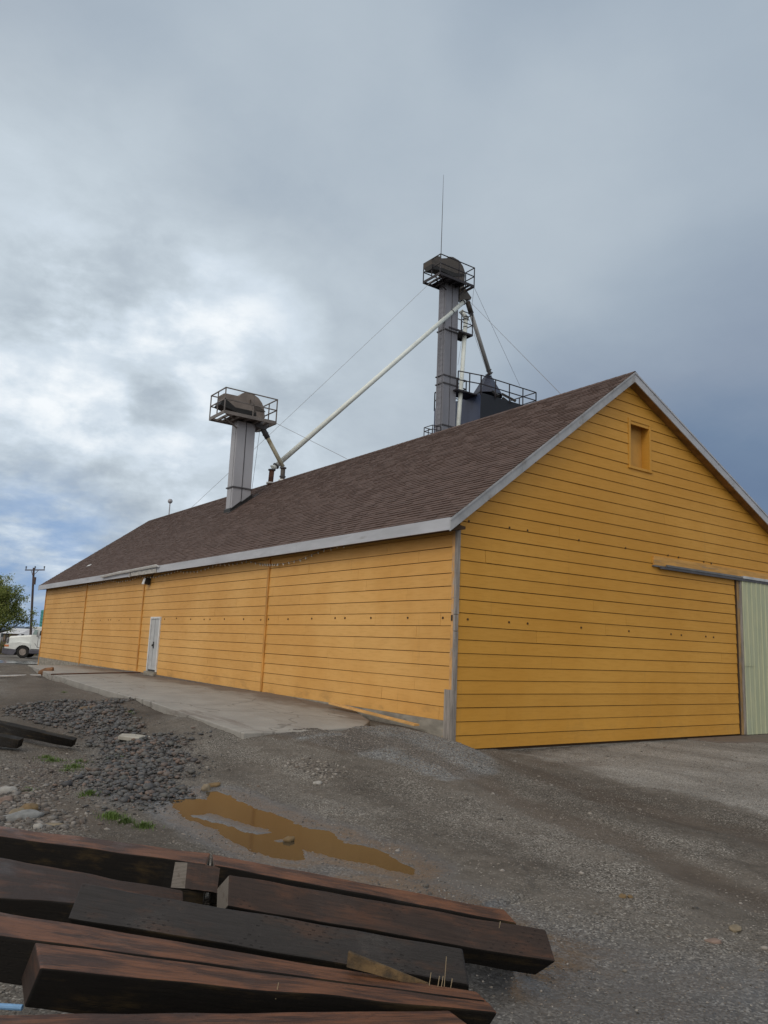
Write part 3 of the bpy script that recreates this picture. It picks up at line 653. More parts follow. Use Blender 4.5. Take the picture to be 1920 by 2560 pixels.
# ------------------------------------------------------------------ the barn
barn = thing('barn', (0, 0, 0), 'long yellow clapboard barn with brown shingle roof and white fascia', 'barn')
LB, XR = 37.25, 15.77                               # length, right wall
RX, RZ = 5.79, 8.91; EX, EZ = -.43, 4.195; SL = (RZ-EZ)/(RX-EX); SR = .472; OV = .3
def zroof(x): return EZ+SL*(x-EX) if x < RX else RZ-SR*(x-RX)
YA, YB, YC = 8.55, 19.72, 28.45
def board(mb, axis_, a0, a1, z0, z1, a2=None, a3=None):
    """one lapped board on the side wall (axis y) or gable (axis x); a2,a3 = ends of the top edge"""
    a2 = a0 if a2 is None else a2; a3 = a1 if a3 is None else a3
    mb.rnd = random.random(); g = .0125; w1 = random.uniform(-.004, .004); w2 = random.uniform(-.004, .004)
    ob, ot = .040, .026
    n = max(1, int((a1-a0)/1.2)); P = []
    for k in range(n+1):
        t = k/n; jig = random.uniform(-.0025, .0025)
        P.append((a0+(a1-a0)*t, z0+g+w1*(1-t)+w2*t, ob+jig, a2+(a3-a2)*t, z1, ot+jig))
    V = (lambda a, z, o: (-o, a, z)) if axis_ == 'y' else (lambda a, z, o: (a, -o, z))
    rows = [(mb.vert(V(p[0], p[1], 0)), mb.vert(V(p[0], p[1], p[2])), mb.vert(V(p[3], p[4], p[5])), mb.vert(V(p[3], p[4], 0))) for p in P]
    for A, C in zip(rows, rows[1:]):
        mb.face((A[0], C[0], C[1], A[1])); mb.face((A[1], C[1], C[2], A[2])); mb.face((A[2], C[2], C[3], A[3]))
    mb.face(rows[0]); mb.face(rows[-1][::-1])
def joints_from(pts, plane):
    d = {}
    for uv in pts:
        p = at(uv[0], uv[1], plane, 0); k = int(math.floor(p.z/B)); d.setdefault(k, []).append(p.y if plane == 0 else p.x)
    return d
JS = joints_from([c2(*p) for p in [(890,320),(1115,380),(330,460),(680,505),(740,580),(72,620),(1030,650),(265,680),(483,755),(803,830),(108,825),(1270,830),(303,895),(1097,920),(655,985),(463,1055),(652,1150),(1085,1280),(850,1340),(620,1400),(1260,1500),(182,395)]]
    + [c1(*p) for p in [(1420,95),(1118,180),(1415,205),(1028,235),(1108,290),(1332,320),(962,345),(1190,385),(855,400),(988,435),(1375,440),(1090,490),(998,540),(1390,550),(935,580),(1078,640),(1143,705),(1440,740),(1060,805),(610,280),(440,375),(585,445),(640,485),(445,720)]], 0)
JG = joints_from([c9(*p) for p in [(600,150),(225,295),(770,520),(935,590),(832,640),(482,675),(333,1065),(1130,95),(1420,800),(560,830)]], 1)
def run(mb, ax, a0, a1, k, js, z0, z1, a2=None, a3=None):
    cuts = sorted([j for j in js.get(k, []) if a0+.25 < j < a1-.25]); e = [a0]+cuts+[a1]
    for i in range(len(e)-1):
        l = e[i]+(.0 if i == 0 else .004); r = e[i+1]-(.0 if i == len(e)-2 else .004)
        board(mb, ax, l, r, z0, z1, (a2 if i == 0 else None), (a3 if i == len(e)-2 else None))
mb = MB(); DY0, DY1, DZ0, DZ1 = 17.40, 18.50, .13, 2.25
for k in range(0, 15):
    z0, z1 = k*B, (k+1)*B
    if k == 14: z1 = z0+.17
    for a, b_ in ((.09, YA), (YA, YB), (YB, YC), (YC, LB)):
        if a == YA and z0 < DZ1-.1:
            run(mb, 'y', a, DY0, k, JS, z0, z1); run(mb, 'y', DY1, b_, k, JS, z0, z1)
        else: run(mb, 'y', a, b_, k, JS, z0, z1)
mb.rnd = .5
put(mb, 'side_wall', M_SIDE, barn, fixn=True)
mb = MB(); mb.box(.0, .10, .10, DY0, -.02, 4.1); mb.box(.0, .10, DY1, LB, -.02, 4.1); mb.box(.0, .10, DY0, DY1, DZ1, 4.1)
hx0, hx1, hz0, hz1 = 5.84, 6.77, 6.42, 7.66; zr_ = lambda x: zroof(x)-.2
mb.prism([(.10, .0, -.6), (RX, .0, -.6), (RX, .0, zr_(RX)), (.10, .0, zr_(.1))], (0, .10, 0)); mb.prism([(RX+.001, .0, -.6), (hx0, .0, -.6), (hx0, .0, zr_(hx0)), (RX+.001, .0, zr_(RX+.001))], (0, .10, 0))
mb.prism([(hx0+.001, .0, -.6), (hx1, .0, -.6), (hx1, .0, hz0), (hx0+.001, .0, hz0)], (0, .10, 0)); mb.prism([(hx0+.001, .0, hz1), (hx1, .0, hz1), (hx1, .0, zr_(hx1)), (hx0+.001, .0, zr_(hx0))], (0, .10, 0))
mb.prism([(hx1+.001, .0, -.6), (XR, .0, -.6), (XR, .0, zr_(XR)), (hx1+.001, .0, zr_(hx1))], (0, .10, 0))
mb.prism([(.10, LB-.1, -.6), (XR, LB-.1, -.6), (XR, LB-.1, zroof(XR)-.2), (RX, LB-.1, RZ-.2), (.10, LB-.1, zroof(.1)-.2)], (0, .10, 0))
mb.box(XR-.1, XR, .10, LB-.1, -.6, zroof(XR)-.2)
put(mb, 'sheathing', M_SHEATH, barn)
mb = MB(); HX0, HX1, HZ0, HZ1 = 5.84, 6.77, 6.42, 7.66; SDX, SDZ = 10.74, 3.84
k = -2
while True:
    z0, z1 = k*B, (k+1)*B
    lim = RZ-.16
    if z0 > lim-.05: break
    z1 = min(z1, lim)
    xl = lambda z: max(.042, EX+(z+.13-EZ)/SL); xr = lambda z: min(XR-.05, RX+(RZ-z-.13)/SR)
    A0, A1, A2, A3 = xl(z0), xr(z0), xl(z1), xr(z1)
    if (z0+z1)/2 < SDZ:
        run(mb, 'x', A0, SDX+.02, k, JG, z0, z1, A2, None); run(mb, 'x', 14.6, A1, k, JG, z0, z1, None, A3)
    elif HZ0 < (z0+z1)/2 < HZ1:
        run(mb, 'x', A0, HX0, k, JG, z0, z1, A2, None); run(mb, 'x', HX1, A1, k, JG, z0, z1, None, A3)
    else: run(mb, 'x', A0, A1, k, JG, z0, z1, A2, A3)
    k += 1
put(mb, 'gable_wall', M_GABLE, barn)
mb = MB(); mb.rnd = .5
mb.box(-.045, .06, .10, LB-.02, -.95, .008); mb.box(.06, XR, .012, .3, -1.0, -.565); 
put(mb, 'foundation', M_CONC, barn)
# battens and corner trim
for yb in (YA, YB, YC):
    mb = MB(); mb.box(-.072, .0, yb-.055, yb+.055, (.02 if yb != YC else -.05), 4.1); put(mb, 'batten', M_TRIMY, barn, bevel=.006)
mb = MB(); mb.box(-.06, .0, LB-.09, LB+.05, -.55, 4.05); put(mb, 'corner_trim', M_TRIMY, barn, bevel=.006)
mb = MB()
for a, b_, ww in ((-.34, .65, .10), (.65, 1.9, .085), (1.9, 2.55, .07), (2.55, 4.08, .09)): mb.box(-.062, -.037, .003, ww, a, b_-.006)
put(mb, 'corner_trim', worn('peeling_yellow_trim', (.55, .31, .12, 1), .6, var=.2, scale=6, dirt=(.34, .33, .33, 1), dirt_amt=.46, dirt_scale=5, stretch=(1, 1, .5)), barn)
mb = MB(); mb.box(-.066, .034, -.060, -.0, -.42, 1.85); mb.box(-.066, .028, -.060, -.0, 1.86, 2.2); mb.box(-.066, .04, -.060, -.0, 2.21, 4.1)
put(mb, 'corner_board', M_GREYWOOD, barn, bevel=.004)
mb = MB(); mb.box(-.098, -.067, -.07, .19, -.46, .65); put(mb, 'corner_guard', M_GREYWOOD, barn, bevel=.004)
mb = MB(); mb.box(-.078, -.067, .02, .06, 2.07, 2.19); put(mb, 'hasp', M_BLACK, barn)

# roof with real courses
mb = MB(); y0, y1 = -OV, LB+OV; ex = .14; bt = .016
def slope(x0, z0, x1, z1, sgn):
    Ls = math.hypot(x1-x0, z1-z0); ux, uz = (x1-x0)/Ls, (z1-z0)/Ls; nx_, nz_ = -uz*sgn, ux*sgn; n = int(math.ceil(Ls/ex)); segs = np.linspace(y0, y1, 116)
    for i in range(n):
        s0, s1 = i*ex, min((i+1)*ex, Ls)
        o_ = random.random()*.3
        for j in range(len(segs)-1):
            ya, yb_ = max(y0, segs[j]-o_*(j > 0)), (segs[j+1]-o_ if j < len(segs)-2 else y1)
            def q(s, h, yy): return (x0+ux*s+nx_*h, yy, z0+uz*s+nz_*h)
            ha = hb = random.choice((.010, .014, .019, .023))+random.uniform(-.002, .002)
            f = [q(s0, ha, ya), q(s0, hb, yb_), q(s1, 0, yb_), q(s1, 0, ya)]; u = [(ya, s0), (yb_, s0), (yb_, s1-.001), (ya, s1-.001)]
            g = [q(s0, -.001, ya), q(s0, -.001, yb_), q(s0, hb, yb_), q(s0, ha, ya)]; w = [(ya, s0+.003), (yb_, s0+.003), (yb_, s0+.004), (ya, s0+.004)]
            if sgn > 0: f.reverse(); u.reverse(); g.reverse(); w.reverse()
            mb.poly(f, u); mb.poly(g, w)
slope(EX, EZ, RX, RZ, 1); xe = XR+.4; slope(xe, RZ-SR*(xe-RX), RX, RZ, -1)
roof = put(mb, 'roof', M_SHING, barn)
mb = MB(); zt = .012
mb.prism([(EX+.03, y0+.03, zroof(EX+.03)-zt), (RX, y0+.03, RZ-zt), (RX, y0+.03, RZ-.125), (EX+.03, y0+.03, zroof(EX+.03)-.125)], (0, y1-y0-.06, 0))
mb.prism([(RX+.001, y0+.03, RZ-zt), (xe-.03, y0+.03, zroof(xe)-zt), (xe-.03, y0+.03, zroof(xe)-.125), (RX+.001, y0+.03, RZ-.125)], (0, y1-y0-.06, 0))
ys = y0+.035
mb.prism([(EX+.03, ys, zroof(EX+.03)-.13), (RX, ys, RZ-.13), (RX, ys, RZ-.262), (EX+.03, ys, zroof(EX+.03)-.262)], (0, -ys-.045, 0))
mb.prism([(RX+.001, ys, RZ-.13), (xe-.03, ys, zroof(xe)-.13), (xe-.03, ys, zroof(xe)-.262), (RX+.001, ys, RZ-.262)], (0, -ys-.045, 0))
put(mb, 'soffit', worn('brown_yellow_soffit', (.22, .115, .03, 1), .75, var=.3), barn)
mb = MB()
for yk in np.arange(y0, y1-.3, .3):
    for sg in (1, -1):
        s_ = SL if sg == 1 else SR; w = .16/math.hypot(1, s_)
        mb.rnd = random.random(); t0, t1 = .018+.006, .018
        p = [(RX, yk, RZ+.030), (RX, yk+.305, RZ+.024), (RX-sg*w, yk+.305, RZ+.016-s_*w), (RX-sg*w, yk, RZ+.022-s_*w)]
        if sg == 1: p.reverse()
        mb.poly(p, [(yk*1.0+.01, .2), (yk+.29, .2), (yk+.29, .26), (yk+.01, .26)])
put(mb, 'ridge_cap', M_SHING, roof)
mb = MB(); segs = [y0+.03, 6.2, 12.3, 17.9, 24.2, 30.3, y1-.03]
for a, b_ in zip(segs, segs[1:]):
    mb.hexa([(EX-.03, a+.003, EZ-.262), (EX-.002, a+.003, EZ-.262), (EX-.002, b_-.003, EZ-.262), (EX-.03, b_-.003, EZ-.262)], [(EX-.03, a+.003, EZ-.0), (EX-.002, a+.003, EZ-.0), (EX-.002, b_-.003, EZ-.0), (EX-.03, b_-.003, EZ-.0)])
put(mb, 'eave_fascia', M_FASCIA, barn)
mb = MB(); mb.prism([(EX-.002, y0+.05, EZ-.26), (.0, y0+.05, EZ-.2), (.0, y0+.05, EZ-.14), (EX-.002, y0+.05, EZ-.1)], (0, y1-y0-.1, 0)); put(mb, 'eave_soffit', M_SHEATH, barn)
def rake(xa, xb, yy, mat, name='rake_fascia'):
    mb = MB(); n = 3
    for i in range(n):
        a = xa+(xb-xa)*i/n; b_ = xa+(xb-xa)*(i+1)/n; g = .004 if i else 0
        za, zb = zroof(a+g*1), zroof(b_)
        mb.prism([(a+g, yy, za-.27), (b_, yy, zb-.27), (b_, yy, zb-.055), (a+g, yy, za-.055)], (0, -.028, 0))
    mb.prism([(xa, yy, zroof(xa)-.05), (xb, yy, zroof(xb)-.05), (xb, yy, zroof(xb)-.002), (xa, yy, zroof(xa)-.002)], (0, -.045, 0))
    return put(mb, name, mat, barn)
rake(EX-.03, RX-.004, y0+.03, M_RAKE); rake(RX+.004, xe, y0+.03, M_FASCIA)
rake(EX-.03, RX-.004, y1+.028-.03, M_RAKE); rake(RX+.004, xe, y1+.028-.03, M_RAKE)

# side door
mb = MB(); fw = .075
mb.box(-.085, .02, DY0, DY0+fw, DZ0, DZ1); mb.box(-.085, .02, DY1-fw, DY1, DZ0, DZ1); mb.box(-.085, .02, DY0+fw, DY1-fw, DZ1-fw, DZ1)
door = bpy.data.objects.new('door', None); COL.objects.link(door); door.parent = barn
put(mb, 'door_frame', M_WHITE, door, bevel=.005)
mb = MB(); ym = 18.02
mb.box(-.045, -.02, DY0+fw+.012, ym-.02, DZ0+.07, DZ1-fw-.01); mb.box(-.045, -.02, ym+.02, DY1-fw-.012, DZ0+.07, DZ1-fw-.01)
for pz in ((.35, 1.0), (1.25, 2.05)):
    mb.box(-.051, -.046, DY0+fw+.08, ym-.09, *pz)
put(mb, 'door_leaf', worn('door_grey_paint', (.42, .44, .46, 1), .5, var=.1, dirt=(.3, .3, .31, 1), dirt_amt=.3), door)
mb = MB(); mb.box(-.018, -.012, DY0+fw, DY1-fw, DZ0, DZ1-fw); put(mb, 'door_gap_shade', M_BLACK, door)  # black sheet standing for the shade in the gap between the leaves
mb = MB(); mb.box(-.16, .02, DY0-.03, DY1+.03, -.02, DZ0-.003); put(mb, 'door_sill', M_CONC, door)
mb = MB(); mb.ball((-.085, 17.97, 1.14), .05, .05, .05, 10, 6); mb.box(-.07, -.052, 17.93, 18.01, 1.02, 1.28); put(mb, 'handle', M_BLACK, door)

# sliding door at the gable
sdo = bpy.data.objects.new('sliding_door', None); COL.objects.link(sdo); sdo.parent = barn
SX0, SX1, SZ0, SZ1 = 10.86, 14.62, -.57, 3.82
mb = MB()
xq = SX0+.07; prof = []
while xq < SX1:
    for dx, h in ((0, 0), (.02, .02), (.05, .02), (.07, 0), (.24, 0)): prof.append((xq+dx, h))
    xq += .245
prof = [p for p in prof if p[0] <= SX1]
for zA, zB_, off in ((SZ0, 1.36, .0), (1.345, SZ1, -.006)):
    for i in range(len(prof)-1):
        (xa, ha), (xb, hb) = prof[i], prof[i+1]
        mb.rnd = random.random(); wv = lambda x_: .006*math.sin(x_*5.1+zA*3)
        mb.poly([(xa, -.105-ha+off+wv(xa), zA), (xb, -.105-hb+off+wv(xb), zA), (xb, -.105-hb+off-wv(xb), zB_), (xa, -.105-ha+off-wv(xa), zB_)])
put(mb, 'corrugated_panel', M_SLIDE, sdo, fixn=False)
mb = MB(); mb.box(SX0-.0, SX0+.066, -.10, -.045, SZ0, SZ1); mb.box(SX0+.07, SX1, -.098, -.05, SZ0, SZ0+.12); mb.box(SX0+.07, SX1, -.098, -.05, SZ1-.12, SZ1)
put(mb, 'door_frame', M_GREYWOOD, sdo, bevel=.004)
mb = MB(); mb.box(SX0+.067, SX0+.095, -.112, -.1, SZ0, SZ1); put(mb, 'door_edge', worn('pale_green_edge', (.32, .34, .25, 1), .5), sdo)
mb = MB(); mb.box(SX0-.115, SX0-.005, -.058, -.002, SZ0, SZ1+.02); put(mb, 'door_jamb', worn('brown_door_jamb', (.30, .19, .08, 1), .7, var=.3, dirt=(.22, .2, .19, 1), dirt_amt=.45, dirt_scale=2.5, stretch=(1, 1, .6)), sdo)
mb = MB(); mb.box(SX0-.19, SX0-.12, -.05, -.02, SZ0, SZ1); put(mb, 'gap_shade_strip', M_SHEATH, sdo)  # dark strip standing for the shaded gap beside the jamb
mb = MB(); mb.box(6.77, 15.2, -.085, -.03, 3.885, 4.13); put(mb, 'header_board', worn('peeling_header_paint', (.52, .285, .075, 1), .6, var=.2, scale=4, dirt=(.26, .22, .17, 1), dirt_amt=.4, dirt_scale=3, stretch=(.4, 1, 3)), sdo, bevel=.004)
mb = MB(); mb.box(7.27, 10.95, -.14, -.088, 3.872, 3.928); mb.box(6.75, 7.25, -.1, -.03, 3.845, 3.882); put(mb, 'door_track', worn('grey_track', (.16, .165, .175, 1), .5, metal=.3), sdo)
mb = MB(); mb.box(10.96, 15.2, -.15, -.088, 3.875, 3.95); put(mb, 'door_track', worn('bright_track', (.5, .51, .52, 1), .4, metal=.3), sdo)
mb = MB(); mb.box(7.0, 15.2, -.14, -.09, 3.80, 3.862); put(mb, 'track_shadow_bar', M_SEAM, sdo)  # dark bar standing for the shadow below the track

# boarded hatch high in the gable
ha = bpy.data.objects.new('hatch', None); COL.objects.link(ha); ha.parent = barn
mb = MB(); f = .065
for bx in ((HX0-.02, HX0+f, HZ0, HZ1), (HX1-f, HX1+.02, HZ0, HZ1)): mb.box(bx[0], bx[1], -.055, .26, bx[2], bx[3])
mb.box(HX0-.02, HX1+.02, -.055, .26, HZ1+.002, HZ1+f); mb.box(HX0-.04, HX1+.04, -.07, .26, HZ0-f, HZ0-.002)
put(mb, 'hatch_frame', M_GABLE, ha, bevel=.004)
mb = MB(); mb.box(HX0+f+.004, HX1-f-.004, .20, .22, HZ0, HZ1)
put(mb, 'hatch_panel', worn('hatch_plywood_paint', (.52, .285, .068, 1), .55, var=.15, scale=2, dirt=(.62, .5, .3, 1), dirt_amt=.22, dirt_scale=2.5), ha)

# insulation plugs in a row
def plug(p, ax):
    mb = MB(); r = .026
    a = []
    for i in range(10):
        t = 2*math.pi*i/10; a.append((-.046, r*math.cos(t), r*math.sin(t)) if ax == 0 else (r*math.cos(t), -.046, r*math.sin(t)))
    mb.prism(a, (.03, 0, 0) if ax == 0 else (0, .03, 0)); 
    return mb
plugs = [(at(*c2(x, 820), 0, 0).y, at(*c2(x, y), 0, 0).z, 0) for x, y in [(40,824),(180,824),(350,820),(517,816),(587,816),(773,815),(1037,815),(1288,815)]]
plugs += [(at(*c1(x, y), 0, 0).y, at(*c1(x, y), 0, 0).z, 0) for x, y in [(865,435),(942,430),(1035,436),(1122,437),(1160,437),(1253,435),(1378,435),(1490,440),(640,435),(570,443),(515,440),(500,440),(447,443),(392,445),(330,450),(283,455),(240,450),(190,455),(348,448)]]
plugs += [(at(*c9(x, y), 1, 0).x, at(*c9(x, y), 1, 0).z, 1) for x, y in [(140,88),(345,120),(436,134),(696,183),(932,223),(1147,260),(1200,270),(1328,292),(1366,301),(134,583),(343,598),(437,604),(708,625),(949,643),(1162,658),(1214,663),(1338,670),(1377,674)]]
src = {0: None, 1: None}
for a, z, ax in plugs:
    if src[ax] is None:
        src[ax] = plug(None, ax).build('wall_plug', M_PLUG, barn); o = src[ax]
    else:
        o = src[ax].copy(); COL.objects.link(o)
    o.location = (0, a, z) if ax == 0 else (a, 0, z)

# wall lamp and broken gutter
lamp = bpy.data.objects.new('wall_lamp', None); COL.objects.link(lamp); lamp.parent = barn
mb = MB(); mb.hexa([(-.07, 18.99, 3.55), (-.07, 19.25, 3.55), (-.04, 19.25, 3.86), (-.04, 18.99, 3.86)][::1], [(-.30, 18.99, 3.60), (-.30, 19.25, 3.60), (-.25, 19.25, 3.84), (-.25, 18.99, 3.84)]); put(mb, 'lamp_housing', M_BLACK, lamp, bevel=.01)
mb = MB(); mb.hexa([(-.302, 19.01, 3.56), (-.302, 19.23, 3.56), (-.255, 19.23, 3.82), (-.255, 19.01, 3.82)], [(-.34, 19.03, 3.58), (-.34, 19.21, 3.58), (-.28, 19.21, 3.8), (-.28, 19.03, 3.8)]); put(mb, 'lamp_lens', M_WHITE, lamp)
mb = MB(); mb.tube([(-.06, 18.95, 3.84), (-.07, 18.75, 3.95), (-.07, 18.6, 4.0), (-.07, 18.5, 4.1)], .018, 6); put(mb, 'conduit', M_BLACK, lamp)
mb = MB()
def gutter(ya, yb_, za, zb):
    pr = [(-.61, -.02), (-.61, -.012), (-.48, -.06), (-.485, -.10), (-.57, -.10), (-.60, -.05)]
    mb.prism([(x_, ya, za+z_) for x_, z_ in pr], (0, yb_-ya, zb-za))
gutter(16.9, 21.6, 4.235, 4.20); gutter(21.2, 24.3, 4.215, 4.15)
put(mb, 'gutter', M_WHITE, barn)
mb = MB(); mb.box(-.5, -.47, 20.35, 20.5, 3.9, 4.15); mb.box(-.50, -.47, 17.2, 20.2, 3.93, 4.09); put(mb, 'gutter_bracket', worn('dirty_white_strip', (.4, .4, .39, 1), .6, var=.3, scale=8, dirt=(.2, .17, .14, 1), dirt_amt=.4, dirt_scale=5), barn)

# string of bulbs under the eave
sl = thing('string_lights', (-.1, 14, 3.9), 'drooping string of small clear bulbs hung under the side eave', 'string lights')
path = [at(*c1(x, y), 0, -.12) for x, y in [(230,229),(300,223),(352,209),(370,213),(430,206),(500,181),(560,192),(640,178),(690,153),(740,160),(800,161),(880,138),(950,118),(985,128),(1070,125),(1150,97),(1200,78),(1240,81),(1330,72),(1400,55),(1470,75),(1530,80),(1600,79)]]
path += [at(*c2(x, y), 0, -.12) for x, y in [(-10,430),(60,432),(150,424),(270,395),(370,350),(420,328),(500,316),(530,300),(560,303),(598,294)]]
mb = MB(); mb.tube(path, .008, 5); put(mb, 'wire', M_SEAM, sl)
cum = [0]
for a, b_ in zip(path, path[1:]): cum.append(cum[-1]+(b_-a).length)
nb = 92; bulb0 = None
for i in range(nb):
    s = cum[-1]*(i+.5)/nb; k = max(j for j in range(len(cum)) if cum[j] <= s); k = min(k, len(path)-2); t = (s-cum[k])/(cum[k+1]-cum[k]); p = path[k].lerp(path[k+1], t)
    if bulb0 is None:
        m2 = MB(); m2.ball((0, 0, -.035), .021, .021, .03, 7, 5); m2.tube([(0, 0, -.012), (0, 0, .012)], .013, 6); bulb0 = m2.build('bulb', M_BULB, sl, smooth=True); o = bulb0
    else: o = bulb0.copy(); COL.objects.link(o)
    o.location = p-Vector(sl.location); o.rotation_euler = (random.uniform(-.5, .5), random.uniform(-.5, .5), 0)

# small ball-topped vent on the ridge and a pale scrap on the roof
pv = Vector((RX, 33.8, RZ)); t = thing('roof_vent', pv, 'thin roof vent with a round ball cap at the far ridge', 'vent')
mb = MB(); mb.tube([pv-Vector((0, 0, .1)), pv+Vector((0, 0, .75))], .035, 8); put(mb, 'vent_pipe', M_STEEL, t)
mb = MB(); mb.ball(pv+Vector((0, 0, .86)), .15, .15, .15, 12, 8); put(mb, 'vent_cap', M_STEEL, t, smooth=True)
def on_roof(u, v):
    d = ray(u, v); kk = EZ-SL*EX; tt = (kk+SL*CAM.x-CAM.z)/(d.z-SL*d.x); return CAM+d*tt
p = on_roof(*c3(882,137)); mb = MB(); nrm = Vector((-SL, 0, 1)).normalized(); e1 = Vector((1, 0, SL)).normalized(); e2 = Vector((0, 1, 0)); p += nrm*.018
mb.prism([p+e1*.08+e2*.3, p-e1*.1+e2*.25, p-e1*.07-e2*.28, p+e1*.1-e2*.22], nrm*.02); tag(mb.build('shingle_scrap', M_WHITE), 'small pale scrap lying on the far lower roof slope', 'scrap')

# ------------------------------------------------------------------ bucket elevators
def elevator(label, x0, x1, ya, yb, zb, zt, bands, rail_m, head_m, plat, head, seam=.5, leg_m=None):
    leg_m = leg_m or M_STEEL
    """plat: x0,x1,y0,y1,floor z,rail z; head: side profile in (x,z)"""
    e = thing('bucket_elevator', ((x0+x1)/2, (ya+yb)/2, zb), label, 'grain elevator', 'grain elevator legs')
    mb = MB(); xm = x0+(x1-x0)*seam
    mb.box(x0, xm-.012, ya, yb, zb, zt); mb.box(xm+.012, x1, ya, yb, zb, zt)
    mb.box(x0+.04, x1-.04, ya-.012, ya-.001, zb, zt) if False else None
    put(mb, 'leg_casing', leg_m, e, bevel=.012)
    mb = MB(); mb.box(xm-.011, xm+.011, ya-.015, yb, zb, zt); mb.box(x0-.006, x0-.0, ya+.12, ya+.14, zb, zt); put(mb, 'casing_seam', M_SEAM, e)
    for z in bands:
        mb = MB(); g = .05
        mb.box(x0-g, x1+g, ya-g, ya-.002, z-.03, z+.03); mb.box(x0-g, x1+g, yb+.002, yb+g, z-.03, z+.03); mb.box(x0-g, x0-.002, ya-.002, yb+.002, z-.03, z+.03); mb.box(x1+.002, x1+g, ya-.002, yb+.002, z-.03, z+.03)
        put(mb, 'casing_band', M_SEAM, e)
    px0, px1, py0, py1, fz, rz = plat
    mb = MB(); w = .05; hh = .15
    mb.box(px0, px1, py0, py0+w, fz-hh, fz); mb.box(px0, px1, py1-w, py1, fz-hh, fz); mb.box(px0, px0+w, py0+w, py1-w, fz-hh, fz); mb.box(px1-w, px1, py0+w, py1-w, fz-hh, fz)
    for xx in np.linspace(px0+.35, px1-.35, 5): mb.box(xx-.03, xx+.03, py0+w, py1-w, fz-hh, fz-.03)
    mb.box(px0+.62, px1-.5, py0+w, py1-w, fz-.028, fz-.008)
    mb.bar((px0+.03, py0+.05, fz-.08), (px0+.8, ya-.05, fz-.09), .06); mb.bar((px0+.03, py1-.05, fz-.08), (px0+.8, yb+.05, fz-.09), .06)
    mb.bar((x0-.02, ya-.03, fz-.5), (px0+.25, ya-.03, fz-.1), .06); mb.bar((x1+.02, ya-.03, fz-.5), (px1-.2, ya-.03, fz-.1), .06)
    put(mb, 'platform', rail_m, e)
    mb = MB(); t_ = .045
    for yy in (py0+.02, py1-.02):
        for z in (rz, (rz+fz)/2): mb.bar((px0, yy, z), (px1, yy, z), t_)
        for xx in (px0+.02, (px0+px1)/2+.1, px1-.02): mb.bar((xx, yy, fz-.1), (xx, yy, rz), t_)
    for xx in (px0+.02, px1-.02):
        for z in (rz, (rz+fz)/2): mb.bar((xx, py0, z), (xx, py1, z), t_)
        mb.bar((xx, (py0+py1)/2, fz-.1), (xx, (py0+py1)/2, rz), t_)
    put(mb, 'guard_rail', rail_m, e)
    mb = MB(); hy0, hy1 = ya-.02, yb+.02
    mb.prism([(x, hy0, z) for x, z in head], (0, hy1-hy0, 0)); h = put(mb, 'head_housing', head_m, e, bevel=.015)
    return e, h
def prof(f, pts, y): return [(at(*f(*p), 1, y).x, at(*f(*p), 1, y).z) for p in pts]
# near one, standing on the roof slope
HN = prof(ce, [(330,262),(355,262),(490,292),(520,262),(550,252),(590,256),(640,272),(690,310),(728,365),(750,430),(757,520),(650,520),(640,455),(600,452),(440,412),(350,322),(335,318)], 19.55)
e1_, h1 = elevator('shorter grain elevator leg with taupe head and railing, rising through the brown roof', 3.50, 4.41, 19.56, 20.16, 6.7, 11.4, [8.3], M_RAILN, M_TAUPE, (2.48, 5.10, 18.82, 20.48, 11.53, 12.57), HN)
m = MB(); q = prof(ce, [(345,330),(440,414),(650,460),(655,500),(470,470),(280,385),(300,350)], 19.62)
m.prism([(x, 19.50, z) for x, z in q], (0, .7, 0)); put(m, 'belt_guard', M_TAR, e1_)
m = MB(); q = prof(ce, [(655,385),(680,388),(755,445),(765,458),(650,430)], 19.5); m.prism([(x, 19.52, z) for x, z in q], (0, -.02, 0)); q = prof(ce, [(648,395),(655,395),(655,470),(645,470)], 19.5); m.prism([(x, 19.52, z) for x, z in q], (0, -.03, 0)); m.box(4.02, 4.05, 19.47, 19.52, 12.3, 12.5); put(m, 'head_flange', M_TAUPED, e1_)
m = MB(); q = prof(ce, [(640,560),(740,560),(800,580),(760,640),(720,640),(650,612)], 19.6); m.prism([(x, 19.45, z) for x, z in q], (0, .75, 0)); put(m, 'discharge_chute', M_SEAM, e1_)
m = MB()
for xa, xb in ((3.44, 3.95), (3.96, 4.47)): m.prism([(xa, 19.50, zroof(xa)-.05), (xb, 19.50, zroof(xb)-.05), (xb, 19.50, zroof(xb)+.2), (xa, 19.50, zroof(xa)+.13)], (0, .055, 0))
m.prism([(3.44, 19.56, zroof(3.44)-.05), (3.49, 19.56, zroof(3.49)-.05), (3.49, 19.56, zroof(3.49)+.17), (3.44, 19.56, zroof(3.44)+.15)], (0, .65, 0))
m.prism([(3.25, 19.3, zroof(3.25)+.016), (4.7, 19.3, zroof(4.7)+.016), (4.7, 19.3, zroof(4.7)+.03), (3.25, 19.3, zroof(3.25)+.03)], (0, .19, 0))
put(m, 'tar_flashing', M_TAR, e1_)
